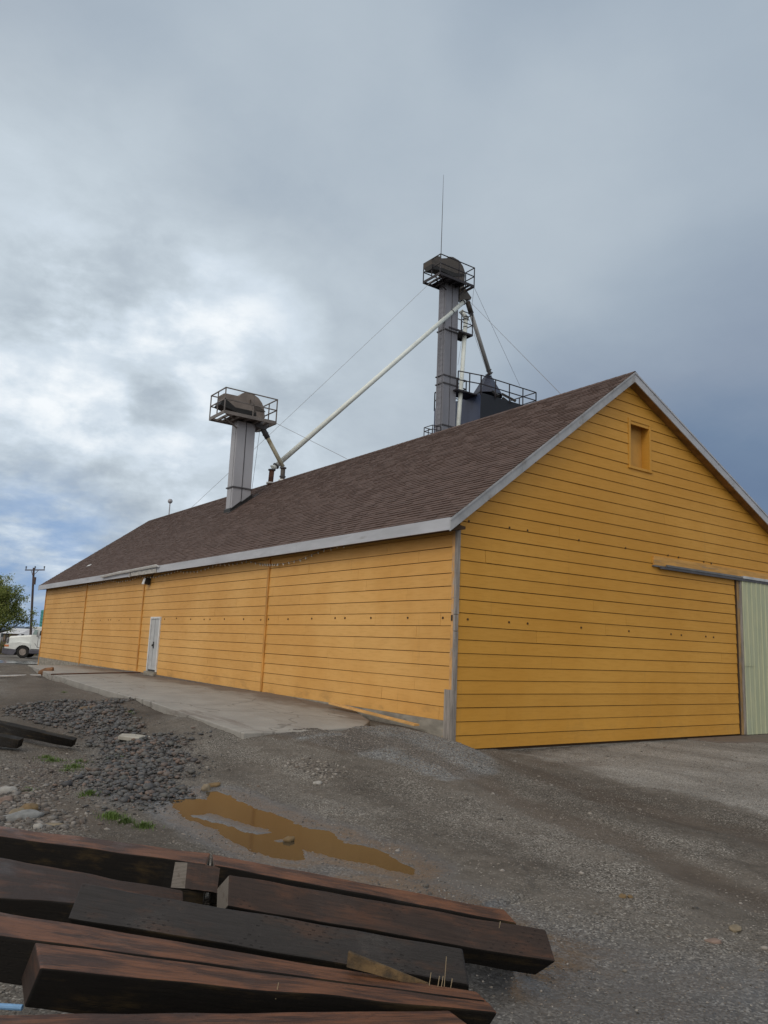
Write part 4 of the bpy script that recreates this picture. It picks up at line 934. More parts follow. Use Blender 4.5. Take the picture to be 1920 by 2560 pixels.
# tall one beyond the ridge
HT = prof(ct, [(290,262),(320,250),(345,226),(375,230),(390,248),(440,246),(462,232),(500,236),(555,268),(592,320),(610,372),(612,410),(604,520),(560,520),(545,470),(500,420),(390,350),(320,345),(296,310)], 19.85)
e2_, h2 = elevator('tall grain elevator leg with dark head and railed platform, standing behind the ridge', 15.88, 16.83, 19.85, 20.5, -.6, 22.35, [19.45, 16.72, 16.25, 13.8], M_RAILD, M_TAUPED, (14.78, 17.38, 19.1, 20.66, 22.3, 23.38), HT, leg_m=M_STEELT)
m = MB(); q = prof(ct, [(300,300),(380,330),(520,385),(606,395),(606,412),(500,420),(380,360),(300,345)], 19.8); m.prism([(x, 19.8, z) for x, z in q], (0, .6, 0)); m.ball((15.35, 20.1, 23.35), .22, .2, .2, 10, 6); m.ball((15.2, 20.3, 23.15), .2, .25, .2, 10, 6); put(m, 'drive_motor', M_TAR, e2_)
m = MB(); q = prof(ct, [(545,500),(600,540),(640,600),(658,625),(650,645),(600,640),(545,655)], 19.95); m.prism([(x, 19.8, z) for x, z in q], (0, .6, 0)); put(m, 'discharge_chute', M_TAUPED, e2_)
m = MB(); m.box(15.80, 15.818, 19.95, 19.97, 10, 22.2); m.box(15.80, 15.818, 20.3, 20.32, 10, 22.2)
for z in np.arange(10, 22, .32): m.bar((15.81, 19.96, z), (15.81, 20.31, z), .012)
m.bar((15.81, 19.84, 10), (15.81, 19.84, 22.2), .014)
put(m, 'ladder', M_STEELT, e2_)
m = MB(); za, zb_ = 19.42, 20.75
m.box(15.95, 17.75, 19.55, 19.62, za, za+.1); m.box(15.95, 17.75, 20.55, 20.62, za, za+.1); m.box(17.68, 17.75, 19.62, 20.55, za, za+.1); m.box(16.85, 17.68, 19.62, 20.55, za+.08, za+.1)
for xx in (16.88, 17.72):
    for yy in (19.58, 20.58): m.bar((xx, yy, za), (xx, yy, zb_), .045)
for z in (zb_, (za+zb_)/2): m.bar((16.88, 19.58, z), (17.72, 19.58, z), .04); m.bar((16.88, 20.58, z), (17.72, 20.58, z), .04); m.bar((17.72, 19.58, z), (17.72, 20.58, z), .04)
put(m, 'rest_platform', M_RAILD, e2_)
m = MB(); lz0 = at(*ct(320, 1880), 1, 19.85).z-.3; lz1 = at(*ct(320, 1822), 1, 19.85).z
for xx in (15.2, 15.5, 15.78):
    m.bar((xx, 19.85, lz0), (xx, 19.85, lz1), .035); m.bar((xx, 20.6, lz0), (xx, 20.6, lz1), .035)
for z in (lz1, (lz0+lz1)/2+.1): m.bar((15.2, 19.85, z), (15.8, 19.85, z), .035); m.bar((15.2, 20.6, z), (15.8, 20.6, z), .035); m.bar((15.2, 19.85, z), (15.2, 20.6, z), .035)
m.box(15.18, 15.82, 19.83, 20.62, lz0-.06, lz0)
put(m, 'lower_landing', M_RAILD, e2_)
at0 = Vector((14.80, 19.12, 23.38)); topz = at(1102, 442, 0, 14.8).z
an = MB(); an.tube([at0-Vector((0, .03, .9)), at0+Vector((0, -.03, (topz-23.38)*.55)), Vector((14.8, 19.09, topz))], [.022, .016, .008], 6)
tag(an.build('antenna', M_SEAM), 'thin whip antenna fixed to the corner of the tall elevator railing', 'antenna')

# spout pipes
def spout(label, pts, r, mat, collars, stub=None, n=14):
    t = thing('spout_pipe', pts[-1], label, 'pipe', 'grain spout pipes')
    m = MB(); m.tube(pts, r, n); put(m, 'pipe', mat, t, smooth=True)
    for a, d, rr, mt in collars:
        a = Vector(a); d = Vector(d).normalized(); m = MB(); m.tube([a-d*.025, a+d*.025], rr, n); put(m, 'collar', mt, t)
    if stub:
        for nm, sp, sr, sm in stub:
            m = MB(); m.tube(sp, sr, n); put(m, nm, sm, t, smooth=True)
    return t
i1, i2 = on_roof(*ce(828,1195)), on_roof(*ce(952,1155))
i1 = Vector((5.72, i1.y, zroof(5.72))); i2 = Vector((5.75, 19.32, zroof(5.75)))
el = at(*ce(828,1062), 1, i1.y); ptop = at(*ct(606,655), 1, 19.85); el2 = at(*ce(868,1018), 1, i1.y)
dl = (ptop-el2).normalized()
spout('long pale pipe sloping from the tall elevator head down to the roof ridge', [el2, ptop], .125, M_PIPE,
      [(el2+dl*.02, dl, .17, M_SEAM), (el+Vector((0, 0, .02)), (0, 0, 1), .18, M_SEAM), (el2+dl*.45-dl*.45, dl, .15, M_SEAM), (ptop-dl*1.25, dl, .14, M_SEAM), (ptop-dl*.12, dl, .16, M_SEAM)],
      [('elbow', [el+Vector((0, 0, 0)), el+Vector((.02, 0, .16)), el2-dl*.08, el2], .125, M_PIPE), ('roof_inlet', [Vector((i1.x, i1.y, i1.z-.1)), el], .125, M_RUST), ('inlet_flange', [Vector((i1.x, i1.y, i1.z+.02)), Vector((i1.x, i1.y, i1.z+.09))], .2, M_WHITE)])
pt = at(*ce(752,665), 1, 19.6); pb = at(*ce(945,1030), 1, 19.32); d2 = (pt-pb).normalized(); pj = Vector((i2.x, 19.32, pb.z))
spout('short stained yellowish pipe from the shorter elevator head to the ridge', [pb+d2*.02, pt], .10, M_PIPEY,
      [(pb-Vector((0, 0, .03)), (0, 0, 1), .16, M_SEAM), (pb-Vector((0, 0, .45)), (0, 0, 1), .15, M_SEAM), (pt-d2*.1, d2, .15, M_SEAM), (pt-d2*.3, d2, .13, M_SEAM)],
      [('roof_inlet', [Vector((pb.x, 19.32, zroof(pb.x)-.1)), pb], .11, M_TAUPED), ('inlet_flange', [Vector((pb.x, 19.32, zroof(pb.x)+.0)), Vector((pb.x, 19.32, zroof(pb.x)+.08))], .18, M_WHITE), ('chute_sleeve', [pt-d2*.32, pt+d2*.3], .13, M_SEAM)])
v0, v1, v2 = at(*ct(572,742), 1, 19.95), at(*ct(622,805), 1, 19.85), at(*ct(550,1815), 1, 19.85)
v2 = v1+(v2-v1)*1.6; dv = (v2-v1).normalized()
spout('steep pale pipe dropping beside the tall elevator leg', [v1, v2], .125, M_PIPE, [(v1+dv*.0, dv, .17, M_SEAM), (v1+dv*.14, dv, .17, M_SEAM), (v1+dv*.62, dv, .135, M_SEAM)],
      [('elbow', [v0, v0.lerp(v1, .8), v1], [.15, .13, .125], M_PIPE)])
r0, r1 = at(*ct(645,685), 1, 19.9), at(*ct(850,1345), 1, 20.4); dr = (r1-r0).normalized()
spout('grey pipe slanting from the tall elevator head to the dark bin', [r0, r1], .125, M_PIPEG, [(r1-dr*.08, dr, .2, M_SEAM), (r1-dr*.28, dr, .17, M_SEAM), (r0+dr*.5, dr, .17, M_SEAM)],
      [('chute_sleeve', [r0-dr*.2, r0+dr*.55], .15, M_TAUPED)])

# dark square bin with railed top
BX0, BX1, BY0, BY1, BZ = 18.15, 22.65, 19.2, 23.4, 16.02
bn = thing('storage_bin', ((BX0+BX1)/2, (BY0+BY1)/2, -.6), 'dark navy square steel bin with a railed top behind the roof ridge', 'grain bin')
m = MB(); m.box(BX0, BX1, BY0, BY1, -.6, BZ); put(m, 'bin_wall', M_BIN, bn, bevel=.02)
m = MB(); m.box(BX0-.02, BX0-.004, BY0+.02, BY1-.02, -.6, BZ-.03); put(m, 'lit_side_face', worn('lit_side_blue', (.045, .065, .125, 1), .35, metal=.1, var=.25, scale=.8, dirt=(.03, .036, .055, 1), dirt_amt=.42, dirt_scale=.9, stretch=(1, 1, .5)), bn)  # added lighter sheet: the lit look of the left face put into colour
m = MB(); cx_, cy_ = r1.x+.05, r1.y+.25
ring = lambda r, z, n=8: [(cx_+r*math.cos(2*math.pi*(i+.5)/n), cy_+r*math.sin(2*math.pi*(i+.5)/n), z) for i in range(n)]
A_, B_ = ring(.95, BZ+.55), ring(.28, r1.z-.12)
ia = [m.vert(p) for p in A_]; ib = [m.vert(p) for p in B_]
for i in range(8): m.face((ia[i], ia[(i+1) % 8], ib[(i+1) % 8], ib[i]))
m.face(ib); m.tube([(cx_, cy_, r1.z-.15), (cx_-.03, cy_-.1, r1.z+.02)], .2, 10)
put(m, 'inlet_cone', worn('blue_grey_cone', (.030, .040, .072, 1), .4, var=.2), bn)
for i in range(0, 8):
    m = MB(); m.bar(Vector(A_[i]), Vector((cx_, cy_, 0))+(Vector(A_[i])-Vector((cx_, cy_, 0)))*1.0+Vector(((A_[i][0]-cx_)*.9, (A_[i][1]-cy_)*.9, BZ-A_[i][2]-0)), .14); put(m, 'cone_leg', M_TAR, bn)
m = MB()
def fence_run(a, b_, zb0, zt0, n):
    a, b_ = Vector(a), Vector(b_)
    for z in (zt0, (zb0+zt0)/2): m.bar((a.x, a.y, z), (b_.x, b_.y, z), .05)
    for i in range(n+1): p_ = a.lerp(b_, i/n); m.bar((p_.x, p_.y, zb0-.15), (p_.x, p_.y, zt0), .05)
RZ2 = BZ+1.03
fence_run((BX0, BY0, 0), (BX1, BY0, 0), BZ, RZ2, 4); fence_run((BX1, BY0, 0), (BX1, BY1, 0), BZ, RZ2, 3); fence_run((BX0, BY1, 0), (BX1, BY1, 0), BZ, RZ2, 4); fence_run((BX0, BY0+1.3, 0), (BX0, BY1, 0), BZ, RZ2, 2)
fence_run((16.7, BY0+.35, 0), (BX0, BY0+.02, 0), BZ, RZ2, 2); fence_run((16.7, BY0+1.3, 0), (BX0, BY0+1.3, 0), BZ, RZ2, 2); m.box(16.6, BX0-.003, BY0+.3, BY0+1.35, BZ-.12, BZ-.04)
put(m, 'guard_rail', M_RAILD, bn)

# guy wires
def wire(a, b_, label, sag=.0, r=.009):
    a, b_ = Vector(a), Vector(b_); m = MB(); n = 8
    m.tube([a.lerp(b_, i/n)-Vector((0, 0, sag*4*(i/n)*(1-i/n))) for i in range(n+1)], r, 5)
    tag(m.build('guy_wire', M_WIRE), label, 'cable', 'guy wires of the elevators')
ridge_pt = lambda u, v: at(u, v, 0, RX)
wire((14.8, 19.13, 22.2), ridge_pt(*dd(413,1097)), 'long thin wire from the tall platform passing behind the shorter elevator to the far ridge', .05)
wire((5.08, 18.85, 11.45), ridge_pt(*dd(749,991)), 'thin wire from the shorter elevator platform to the ridge on its right')
wire(at(*ce(702,650), 1, 19.4), ridge_pt(*ce(622,1252)), 'near-vertical wire hanging from the shorter elevator platform beside its leg')
wire((17.36, 19.13, 22.2), at(*ct(1130,1450), 1, 21.5), 'thin wire from the tall platform corner down behind the bin railing')
wire(at(*ct(658,655), 1, 19.9), ridge_pt(*ct(1518,1530)), 'thin wire from the tall elevator chute sloping down to the near ridge')
wire((17.36, 19.13, 22.2), at(*ct(678,700), 1, 19.9), 'short wire from the tall platform corner to the chute below')
wire(at(*ct(650,820), 1, 19.9), at(*ct(822,1325), 1, 20.6), 'thin wire running inside the slanting grey pipe to the bin top')
wire(at(*ct(603,880), 1, 20.0), at(*ct(546,1255), 1, 20.0), 'thin wire hanging between the tall leg and the steep pale pipe')

# ------------------------------------------------------------------ timbers
def timber(label, P, z, E, top, side, endL, endR, name='timber', part_ends=True, group='creosoted timbers heaped in front'):
    """P: photo points of the upper face (back-left, back-right, front-right, front-left), z: heights, E: thickness vector or (uv,z) of the lower front-left corner"""
    T = [on(p, zz) for p, zz in zip(P, z)]
    if isinstance(E, tuple) and len(E) == 3 and isinstance(E[0], tuple): ev = on(E[0], E[1])-T[E[2]]
    elif isinstance(E, (int, float)):
        n = (T[1]-T[0]).cross(T[3]-T[0]).normalized(); n = n if n.z > 0 else -n; ev = -n*E
    else: ev = Vector(E)
    Lb = [p+ev for p in T]; m = MB()
    base = (T[0]+T[1]+T[2]+T[3])/4+ev; ld = (T[1]-T[0]).normalized()
    # subdivided along the length with slight irregularity so that edges are not ruler straight
    n = 26; wT = (T[3]-T[0]).length; th = ev.length; Lg = (T[1]-T[0]).length
    rows = []
    sd = random.random()*50
    for i in range(n+1):
        t_ = i/n
        c = [T[0].lerp(T[1], t_), T[3].lerp(T[2], t_), Lb[3].lerp(Lb[2], t_), Lb[0].lerp(Lb[1], t_)]
        c = [q_+Vector((mnoise.noise(Vector((t_*6+sd, k*3.1, 0))), mnoise.noise(Vector((t_*6+sd, k*3.1, 9))), mnoise.noise(Vector((t_*6+sd, k*3.1, 18)))))*.009 for k, q_ in enumerate(c)]
        rows.append([m.vert(q_) for q_ in c])
    vs = [0, wT, wT+th, 2*wT+th, 2*wT+2*th]
    for i in range(n):
        A, C = rows[i], rows[i+1]; u0, u1 = Lg*i/n, Lg*(i+1)/n
        for k in range(4):
            m.cur = 0 if k == 0 else 1
            m.face((A[k], C[k], C[(k+1) % 4], A[(k+1) % 4]), [(u0, vs[k]), (u1, vs[k]), (u1, vs[k+1]), (u0, vs[k+1])])
    m.cur = 2; m.face(rows[0], [(0, 0), (wT, 0), (wT, th), (0, th)]); m.cur = 3; m.face(rows[-1][::-1], [(0, th), (wT, th), (wT, 0), (0, 0)])
    import bmesh
    o = m.build(name, [top, side, endL, endR]); bm = bmesh.new(); bm.from_mesh(o.data); bmesh.ops.recalc_face_normals(bm, faces=bm.faces[:])
    for v_ in bm.verts: v_.co -= base
    bm.to_mesh(o.data); bm.free(); o.location = base
    md = o.modifiers.new('bevel', 'BEVEL'); md.width = .011; md.segments = 3; md.limit_method = 'ANGLE'; md.angle_limit = R(40)
    return tag(o, label, 'timber', group)
timber('red-topped timber at the back of the heap, running out of the left edge', [c6(-330,12), c6(1146,203), c6(1128,264), c6(-330,66)], [-.13, -.17, -.17, -.13], .29, M_TRED, M_TSIDE, M_TEND, M_TEND)
timber('red-topped back timber behind the long dark leaning one', [c6(1158,206), c7(1270,380), c7(1334,452), c6(1168,268)], [-.18, -.27, -.27, -.185], .27, M_TRED, M_TSIDE, M_TEND, M_TSIDE)
timber('long dark brown leaning timber whose end reaches furthest right', [c6(1250,318), c7(1500,490), c7(1548,668), c6(1243,492)], [-.06, -.21, -.345, -.2], (.0, .165, -.13), M_TDARK, M_TSIDE, M_TEND, M_TSIDE)
timber('short reddish offcut wedged between the back timbers', [c6(1026,251), c6(1205,282), c6(1186,420), c6(1011,395)], [-.10, -.10, -.22, -.22], (c6(935,392), -.25, 3), M_TDARK, M_TSIDE, M_TEND, M_TSIDE)
timber('dark brown timber at the left, lying below the red-topped back one', [c6(-330,165), c6(1000,405), c6(1000,520), c6(-330,425)], [-.10, -.13, -.22, -.20], .22, M_TDARK, M_TSIDE, M_TSIDE, M_TSIDE)
timber('wide blue-black timber in the middle of the heap', [c6(448,366), c7(1040,590), c7(1076,795), c6(372,556)], [.02, -.10, -.25, -.12], .20, M_TBLUE, M_TSIDE, M_TDARK, M_TSIDE)
timber('red-brown timber in front of the blue-black one, its top worn', [c6(-330,462), c7(1118,828), c7(1180,881), c6(-330,606)], [.10, .0, -.0, .10], .20, M_TRED, M_TSIDE, M_TSIDE, M_TSIDE)
timber('red-brown timber with a black stained side, cut end showing at left', [c6(194,688), c7(1182,884), c7(1236,941), c6(214,830)], [.10, -.0, -.0, .10], (c6(128,1052), -.10, 3), M_TRED, M_TSIDE, M_TDARK, M_TSIDE)
timber('red-brown timber lowest and nearest, cut off by the bottom of the photo', [c6(-330,1085), c7(968,926), c7(1082,1010), c6(-330,1330)], [.07, .0, .0, .07], .22, M_TRED, M_TSIDE, M_TSIDE, M_TSIDE)
# timbers off to the left
timber('long black timber lying on the dirt at the left, tapering to the right', [c4(-320,360), c4(478,546), c4(462,592), c4(-320,440)], [-.28, -.36, -.53, -.44], (.11, .18, .02), M_TSIDE, M_TSIDE, M_TSIDE, M_TSIDE, group='black timbers at the left edge')
timber('stub of a black timber in front of the long black one at the left', [c4(-320,452), c4(126,546), c4(112,600), c4(-320,560)], [-.34, -.38, -.53, -.5], (.11, .18, .02), M_TSIDE, M_TSIDE, M_TSIDE, M_TSIDE, group='black timbers at the left edge')

# split stick, straw, blue rod
m = MB(); a = on(c7(415,662), .07); b_ = on(c7(862,795), .0); wv = (b_-a).normalized().cross(Vector((0, 0, 1)))
secs = []
for i in range(9):
    t_ = i/8; c = a.lerp(b_, t_); w = .030*(1-t_)+.010; h = .034*(1-t_)+.008; j = mnoise.noise(Vector((t_*5, 3, 1)))*.012
    secs.append([m.vert(c+wv*(w+j)+Vector((0, 0, -.01))), m.vert(c+wv*(w*.3)+Vector((0, 0, h+j))), m.vert(c-wv*(w*.55)+Vector((0, 0, h*.9))), m.vert(c-wv*(w+j)+Vector((0, 0, -.01)))])
for A, C in zip(secs, secs[1:]):
    for k in range(4): m.face((A[k], C[k], C[(k+1) % 4], A[(k+1) % 4]))
m.face(secs[0]); m.face(secs[-1][::-1])
tag(m.build('split_stick', M_OLDWOOD), 'splintered tan stick lying on the timbers', 'stick')
m = MB()
for x_, y_, h in [(858,795,.05),(905,800,.04),(925,800,.04),(940,800,.12),(975,808,.035),(1240,480,.03),(20,868,.06)]:
    p = on(c7(x_, y_), .01); m.tube([p, p+Vector((.005, .0, h*.6)), p+Vector((.012, .004, h))], .0022, 4)
for x_, y_ in [(1345,708),(1380,718),(1420,712)]:
    p = on(c7(x_, y_), -.54); m.tube([p, p+Vector((.1, -.1, .03))], .003, 4)
tag(m.build('dry_straw', M_STRAW), None, None, kind='stuff')
m = MB(); m.tube([on(c6(-300,1022), -.08), on(c6(122,1046), -.08)], .012, 10); tag(m.build('plastic_tube', worn('blue_plastic', (.16, .32, .55, 1), .4)), 'light blue plastic tube in the gap beside the cut timber end', 'tube')

# plank by the wall
pa, pb_ = Vector((-.45, 4.02, .01)), Vector((-.33, .78, -.175)); m = MB(); d = (pb_-pa).normalized(); sd_ = Vector((1, 0, 0))*.075; uu = Vector((0, 0, 1))*.02
m.hexa([pa-sd_-uu, pa+sd_-uu, pa+sd_+uu, pa-sd_+uu], [pb_-sd_-uu, pb_+sd_-uu, pb_+sd_+uu, pb_-sd_+uu]); o = m.build('plank', M_PLANKY, bevel=.003); o.location = (0, 0, .045)
tag(o, 'yellow painted plank lying along the foot of the side wall', 'plank')
# hose, bucket stub and rusty rod at the far end of the slab
h0 = ground_at(*c3(-60,1247), -.3); h1_ = ground_at(*c3(395,1236), -.3); m = MB(); m.tube([h0+Vector((0, 0, .05)), h0.lerp(h1_, .5)+Vector((0, 0, .06)), h1_+Vector((0, 0, .06))], .045, 8)
tag(m.build('white_pipe', M_WHITE), 'straight white pipe lying on the dirt at the far left', 'pipe')
k0 = ground_at(*c3(455,1222), -.2); m = MB(); m.tube([k0+Vector((-.2, .2, .10)), k0+Vector((-.05, .0, .14)), k0+Vector((.16, -.12, .15))], [.10, .17, .19], 12); m.tube([k0+Vector((.14, -.11, .15)), k0+Vector((.20, -.14, .15))], .2, 12)
tag(m.build('rusty_drum', worn('orange_rust', (.17, .085, .04, 1), .8, var=.4, scale=5)), 'small rusty drum lying at the edge of the slab', 'drum')
ra, rb = at(*c3(505,1208), 2, .06), at(*c3(1385,1190), 2, .07); m = MB(); m.tube([ra, ra.lerp(rb, .5)+Vector((0, 0, .01)), rb], .022, 8)
tag(m.build('rusty_rod', M_RUST), 'long thin rusty rod lying across the slab towards the door', 'rod')
for uv, sz, lab in ((c3(230,1092), 2.2, 0), (c3(290,1107), 2.6, 0), (c3(10,1012), 1.2, 0)):
    p = ground_at(*uv, -.7); m = MB(); pts_ = []
    for i in range(16):
        t_ = 2*math.pi*i/16; k = 1+.3*mnoise.noise(Vector((math.cos(t_)*2, math.sin(t_)*2, uv[0]))); pts_.append((p.x+R0.x*math.cos(t_)*sz*k+FW.x*math.sin(t_)*.9*k, p.y+R0.y*math.cos(t_)*sz*k+FW.y*math.sin(t_)*.9*k, p.z+.06))
    m.poly(pts_); tag(m.build('rain_puddle', M_WET, fixn=False), None, None, kind='structure')

# ------------------------------------------------------------------ truck
tp = ground_at(*c3(220,1046), -.9); tp = dep(*c3(220,1046), 70); hd = math.atan2(R0.y, R0.x)+R(9)
tr = thing('semi_truck', tp, 'white semi truck cab parked beyond the far corner of the barn', 'truck'); tr.rotation_euler = (0, 0, hd); tr.location = tp-Vector((-math.sin(hd), math.cos(hd), 0))*(-.99)
W = 1.15
def tput(mb, name, mats, parent=tr, **kw): return mb.build(name, mats, parent, **kw)
m = MB(); hp = [(-1.50, 1.0), (-1.50, 1.86), (-1.32, 1.93), (-.4, 2.02), (.615, 2.09), (.615, 1.0)]
m.hexa([(-1.50, -.62, .95), (-1.50, .62, .95), (.615, .95, .95), (.615, -.95, .95)], [(-1.46, -.60, 1.88), (-1.46, .60, 1.88), (.615, .88, 2.09), (.615, -.88, 2.09)]); tput(m, 'hood', M_TRUCKW, bevel=.14)
arch = [(.66*math.cos(a_), .53+.62*math.sin(a_)) for a_ in np.linspace(.35, math.pi-.35, 10)]
fp = [(.62, .62), (.62, 1.12), (.45, 1.30), (-.3, 1.40), (-1.1, 1.30), (-1.55, 1.18), (-1.58, .82)]+[(p_[0], p_[1]) for p_ in arch[::-1]]
for sg in (-1, 1):
    m = MB(); m.prism([(x_, sg*W, z_) for x_, z_ in fp], (0, -sg*.42, 0)); tput(m, 'fender', M_TRUCKW, bevel=.03)
m = MB(); m.box(-.68, .62, -W+.38, W-.38, .45, 1.2); tput(m, 'wheel_well', M_BLACK)
m = MB(); m.prism([(x_, -W, z_) for x_, z_ in [(.625, .80), (.625, 2.05), (.98, 2.62), (.45+.02, 2.70), (.62, 2.82), (2.6, 2.86), (2.65, .80)]], (0, 2*W, 0)); tput(m, 'cab', M_TRUCKW, bevel=.05)
m = MB(); m.prism([(x_, -W-.012, z_) for x_, z_ in [(1.28, 2.06), (1.32, 2.48), (2.15, 2.48), (2.15, 2.06)]], (0, .01, 0)); tput(m, 'side_window', M_GLASS)
m = MB(); m.prism([(x_, -W-.012, z_) for x_, z_ in [(.68, 2.12), (.84, 2.54), (1.14, 2.54), (1.02, 2.10)]], (0, .01, 0)); tput(m, 'windscreen', M_WIND)
dr_ = MB()
for a, b_ in (((1.2, .98), (1.2, 2.5)), ((2.25, .98), (2.25, 2.5)), ((1.2, .98), (2.25, .98)), ((.95, 1.35), (1.2, .98))): dr_.bar((a[0], -W-.004, a[1]), (b_[0], -W-.004, b_[1]), .025)
tput(dr_, 'door_seam', M_BUMP)
m = MB()
for rx, rz_, yy in ((.24, .17, -W-.012),): m.prism([(1.65+rx*math.cos(6.283*i/20), yy, 1.72+rz_*math.sin(6.283*i/20)) for i in range(20)], (0, .01, 0))
em = tput(m, 'door_emblem', M_LOGO); m = MB(); m.prism([(1.63+.17*math.cos(6.283*i/16), -W-.02, 1.69+.055*math.sin(6.283*i/16)+.03*math.cos(6.283*i/16)**2) for i in range(16)], (0, .006, 0)); tput(m, 'emblem_figure', M_BLACK, em)
m = MB(); m.prism([(x_, -W+.02, z_) for x_, z_ in [(-1.78, .34), (-1.76, .90), (-.58, .82), (-.56, .55), (-.75, .22), (-1.2, .24)]], (0, 2*W-.04, 0)); tput(m, 'bumper', M_BUMP, bevel=.04)
m = MB(); m.box(-1.57, -1.54, -.75, .75, .95, 1.75); tput(m, 'grille', M_LOGO)
for yy in (-W-.02, W-.28):
    m = MB(); m.box(-1.60, -1.22, yy, yy+.3, .96, 1.14); tput(m, 'headlight', M_AMBER)
def wheel(x_, yy, r=.53):
    w = bpy.data.objects.new('wheel', None); COL.objects.link(w); w.parent = tr
    m = MB(); m.tube([(x_, yy-.14, r), (x_, yy+.14, r)], r, 24); m.build('tyre', M_TYRE, w, bevel=.04)
    m = MB(); m.tube([(x_, yy-.155, r), (x_, yy-.10, r)], [.30, .31], 20); m.tube([(x_, yy-.18, r), (x_, yy-.15, r)], .09, 12); m.build('rim', M_RIM, w)
wheel(0, -W+.16); wheel(0, W-.16)
m = MB(); m.box(.5, 2.6, -W+.02, -W+.5, .38, .79); tput(m, 'fuel_tank', M_BUMP, bevel=.08)
m = MB(); m.box(.2, 6.2, -.45, -.3, .6, .85); m.box(.2, 6.2, .3, .45, .6, .85); m.box(-.6, .3, -W+.3, W-.3, .5, 1.1); tput(m, 'chassis', M_BLACK)
for x_ in (4.6, 5.9): wheel(x_, -W+.2); wheel(x_, W-.2)
m = MB(); m.bar((1.15, -W-.02, 2.0), (1.15, -W-.22, 2.02), .04); m.box(1.12, 1.16, -W-.28, -W-.16, 1.92, 2.35); tput(m, 'mirror', M_BUMP)

# ------------------------------------------------------------------ far background at the left edge
pz = -1.15; D = 96
pb0 = dep(*c3(322,760), D); ptp = dep(*c3(334,155), D); t = thing('utility_pole', (pb0.x, pb0.y, -1.1), 'wooden utility pole with one crossarm rising behind the truck', 'utility pole')
m = MB(); m.tube([(pb0.x, pb0.y, -1.2), (ptp.x, ptp.y, ptp.z)], [.165, .12], 8); put(m, 'pole', M_POLE, t)
m = MB(); aL, aR = dep(*c3(248,178), D), dep(*c3(441,177), D); m.bar(aL, aR, .13, .13); m.bar(aL.lerp(aR, .3), Vector((ptp.x, ptp.y, aL.z-.7)), .05); m.bar(aL.lerp(aR, .7), Vector((ptp.x, ptp.y, aL.z-.7)), .05); put(m, 'crossarm', M_POLE, t)
for k in (.04, .5, .97):
    q_ = aL.lerp(aR, k)+Vector((0, 0, .1)); m = MB(); m.tube([q_, q_+Vector((0, 0, .22))], .06, 8); m.ball(q_+Vector((0, 0, .28)), .10, .10, .10, 8, 5); put(m, 'insulator', M_SEAM, t)
q_ = dep(*c3(342,285), D-.2); m = MB(); m.tube([q_-Vector((0, 0, .45)), q_+Vector((0, 0, .45))], .15, 10); m.bar(q_, q_+Vector((-.2, .2, 0)), .06); put(m, 'cutout_box', M_POLE, t)

def tree(base, h, rad, cz, nleaf, label, seed):
    random.seed(seed); t = thing('leafy_tree', base, label, 'tree')
    m = MB(); bx, by, bz = base
    m.tube([(bx, by, bz-.2), (bx+.1, by, bz+1.2), (bx-.1, by+.1, bz+h*.5)], [.3, .22, .14], 8); tips = []
    for i in range(60):
        a = random.random()*6.28; el = random.uniform(.0, 1.5); L = rad*random.uniform(.55, 1.05); s = Vector((bx, by, bz+h*random.uniform(.16, .5)))
        e = Vector((bx+math.cos(a)*math.cos(el)*L, by+math.sin(a)*math.cos(el)*L, bz+cz+math.sin(el-.35)*L*1.05)); md_ = s.lerp(e, .5)+Vector((0, 0, -.25)); m.tube([s, md_, e], [.07, .045, .015], 5); tips.append((s, md_, e))
        for j in range(3):
            tt = random.uniform(.4, 1); q_ = md_.lerp(e, tt); e2 = q_+Vector((random.gauss(0, 1), random.gauss(0, 1), random.gauss(.35, .7))).normalized()*random.uniform(.5, 1.0); m.tube([q_, e2], [.025, .008], 4); tips.append((q_, q_.lerp(e2, .5), e2))
    put(m, 'trunk', M_BARK, t)
    m = MB()
    for i in range(nleaf):
        s, md_, e = random.choice(tips); k = random.random()**.6; c = md_.lerp(e, k)+Vector((random.gauss(0, .16), random.gauss(0, .16), random.gauss(0, .16))); m.rnd = min(1, max(0, random.gauss(.5, .25)))
        n = Vector((random.gauss(0, 1), random.gauss(0, 1), random.gauss(0, 1))).normalized(); a_ = n.orthogonal().normalized()*random.uniform(.035, .075); b_ = n.cross(a_).normalized()*random.uniform(.02, .045)
        m.poly([c-a_, c+b_, c+a_, c-b_])
    put(m, 'crown', M_LEAF, t, fixn=False); random.seed(seed+1)
tb = dep(-28, 1600, 55); tree((tb.x, tb.y, -.85), 6.2, 2.7, 3.6, 34000, 'bushy green spring tree at the left edge beyond the yard', 31)

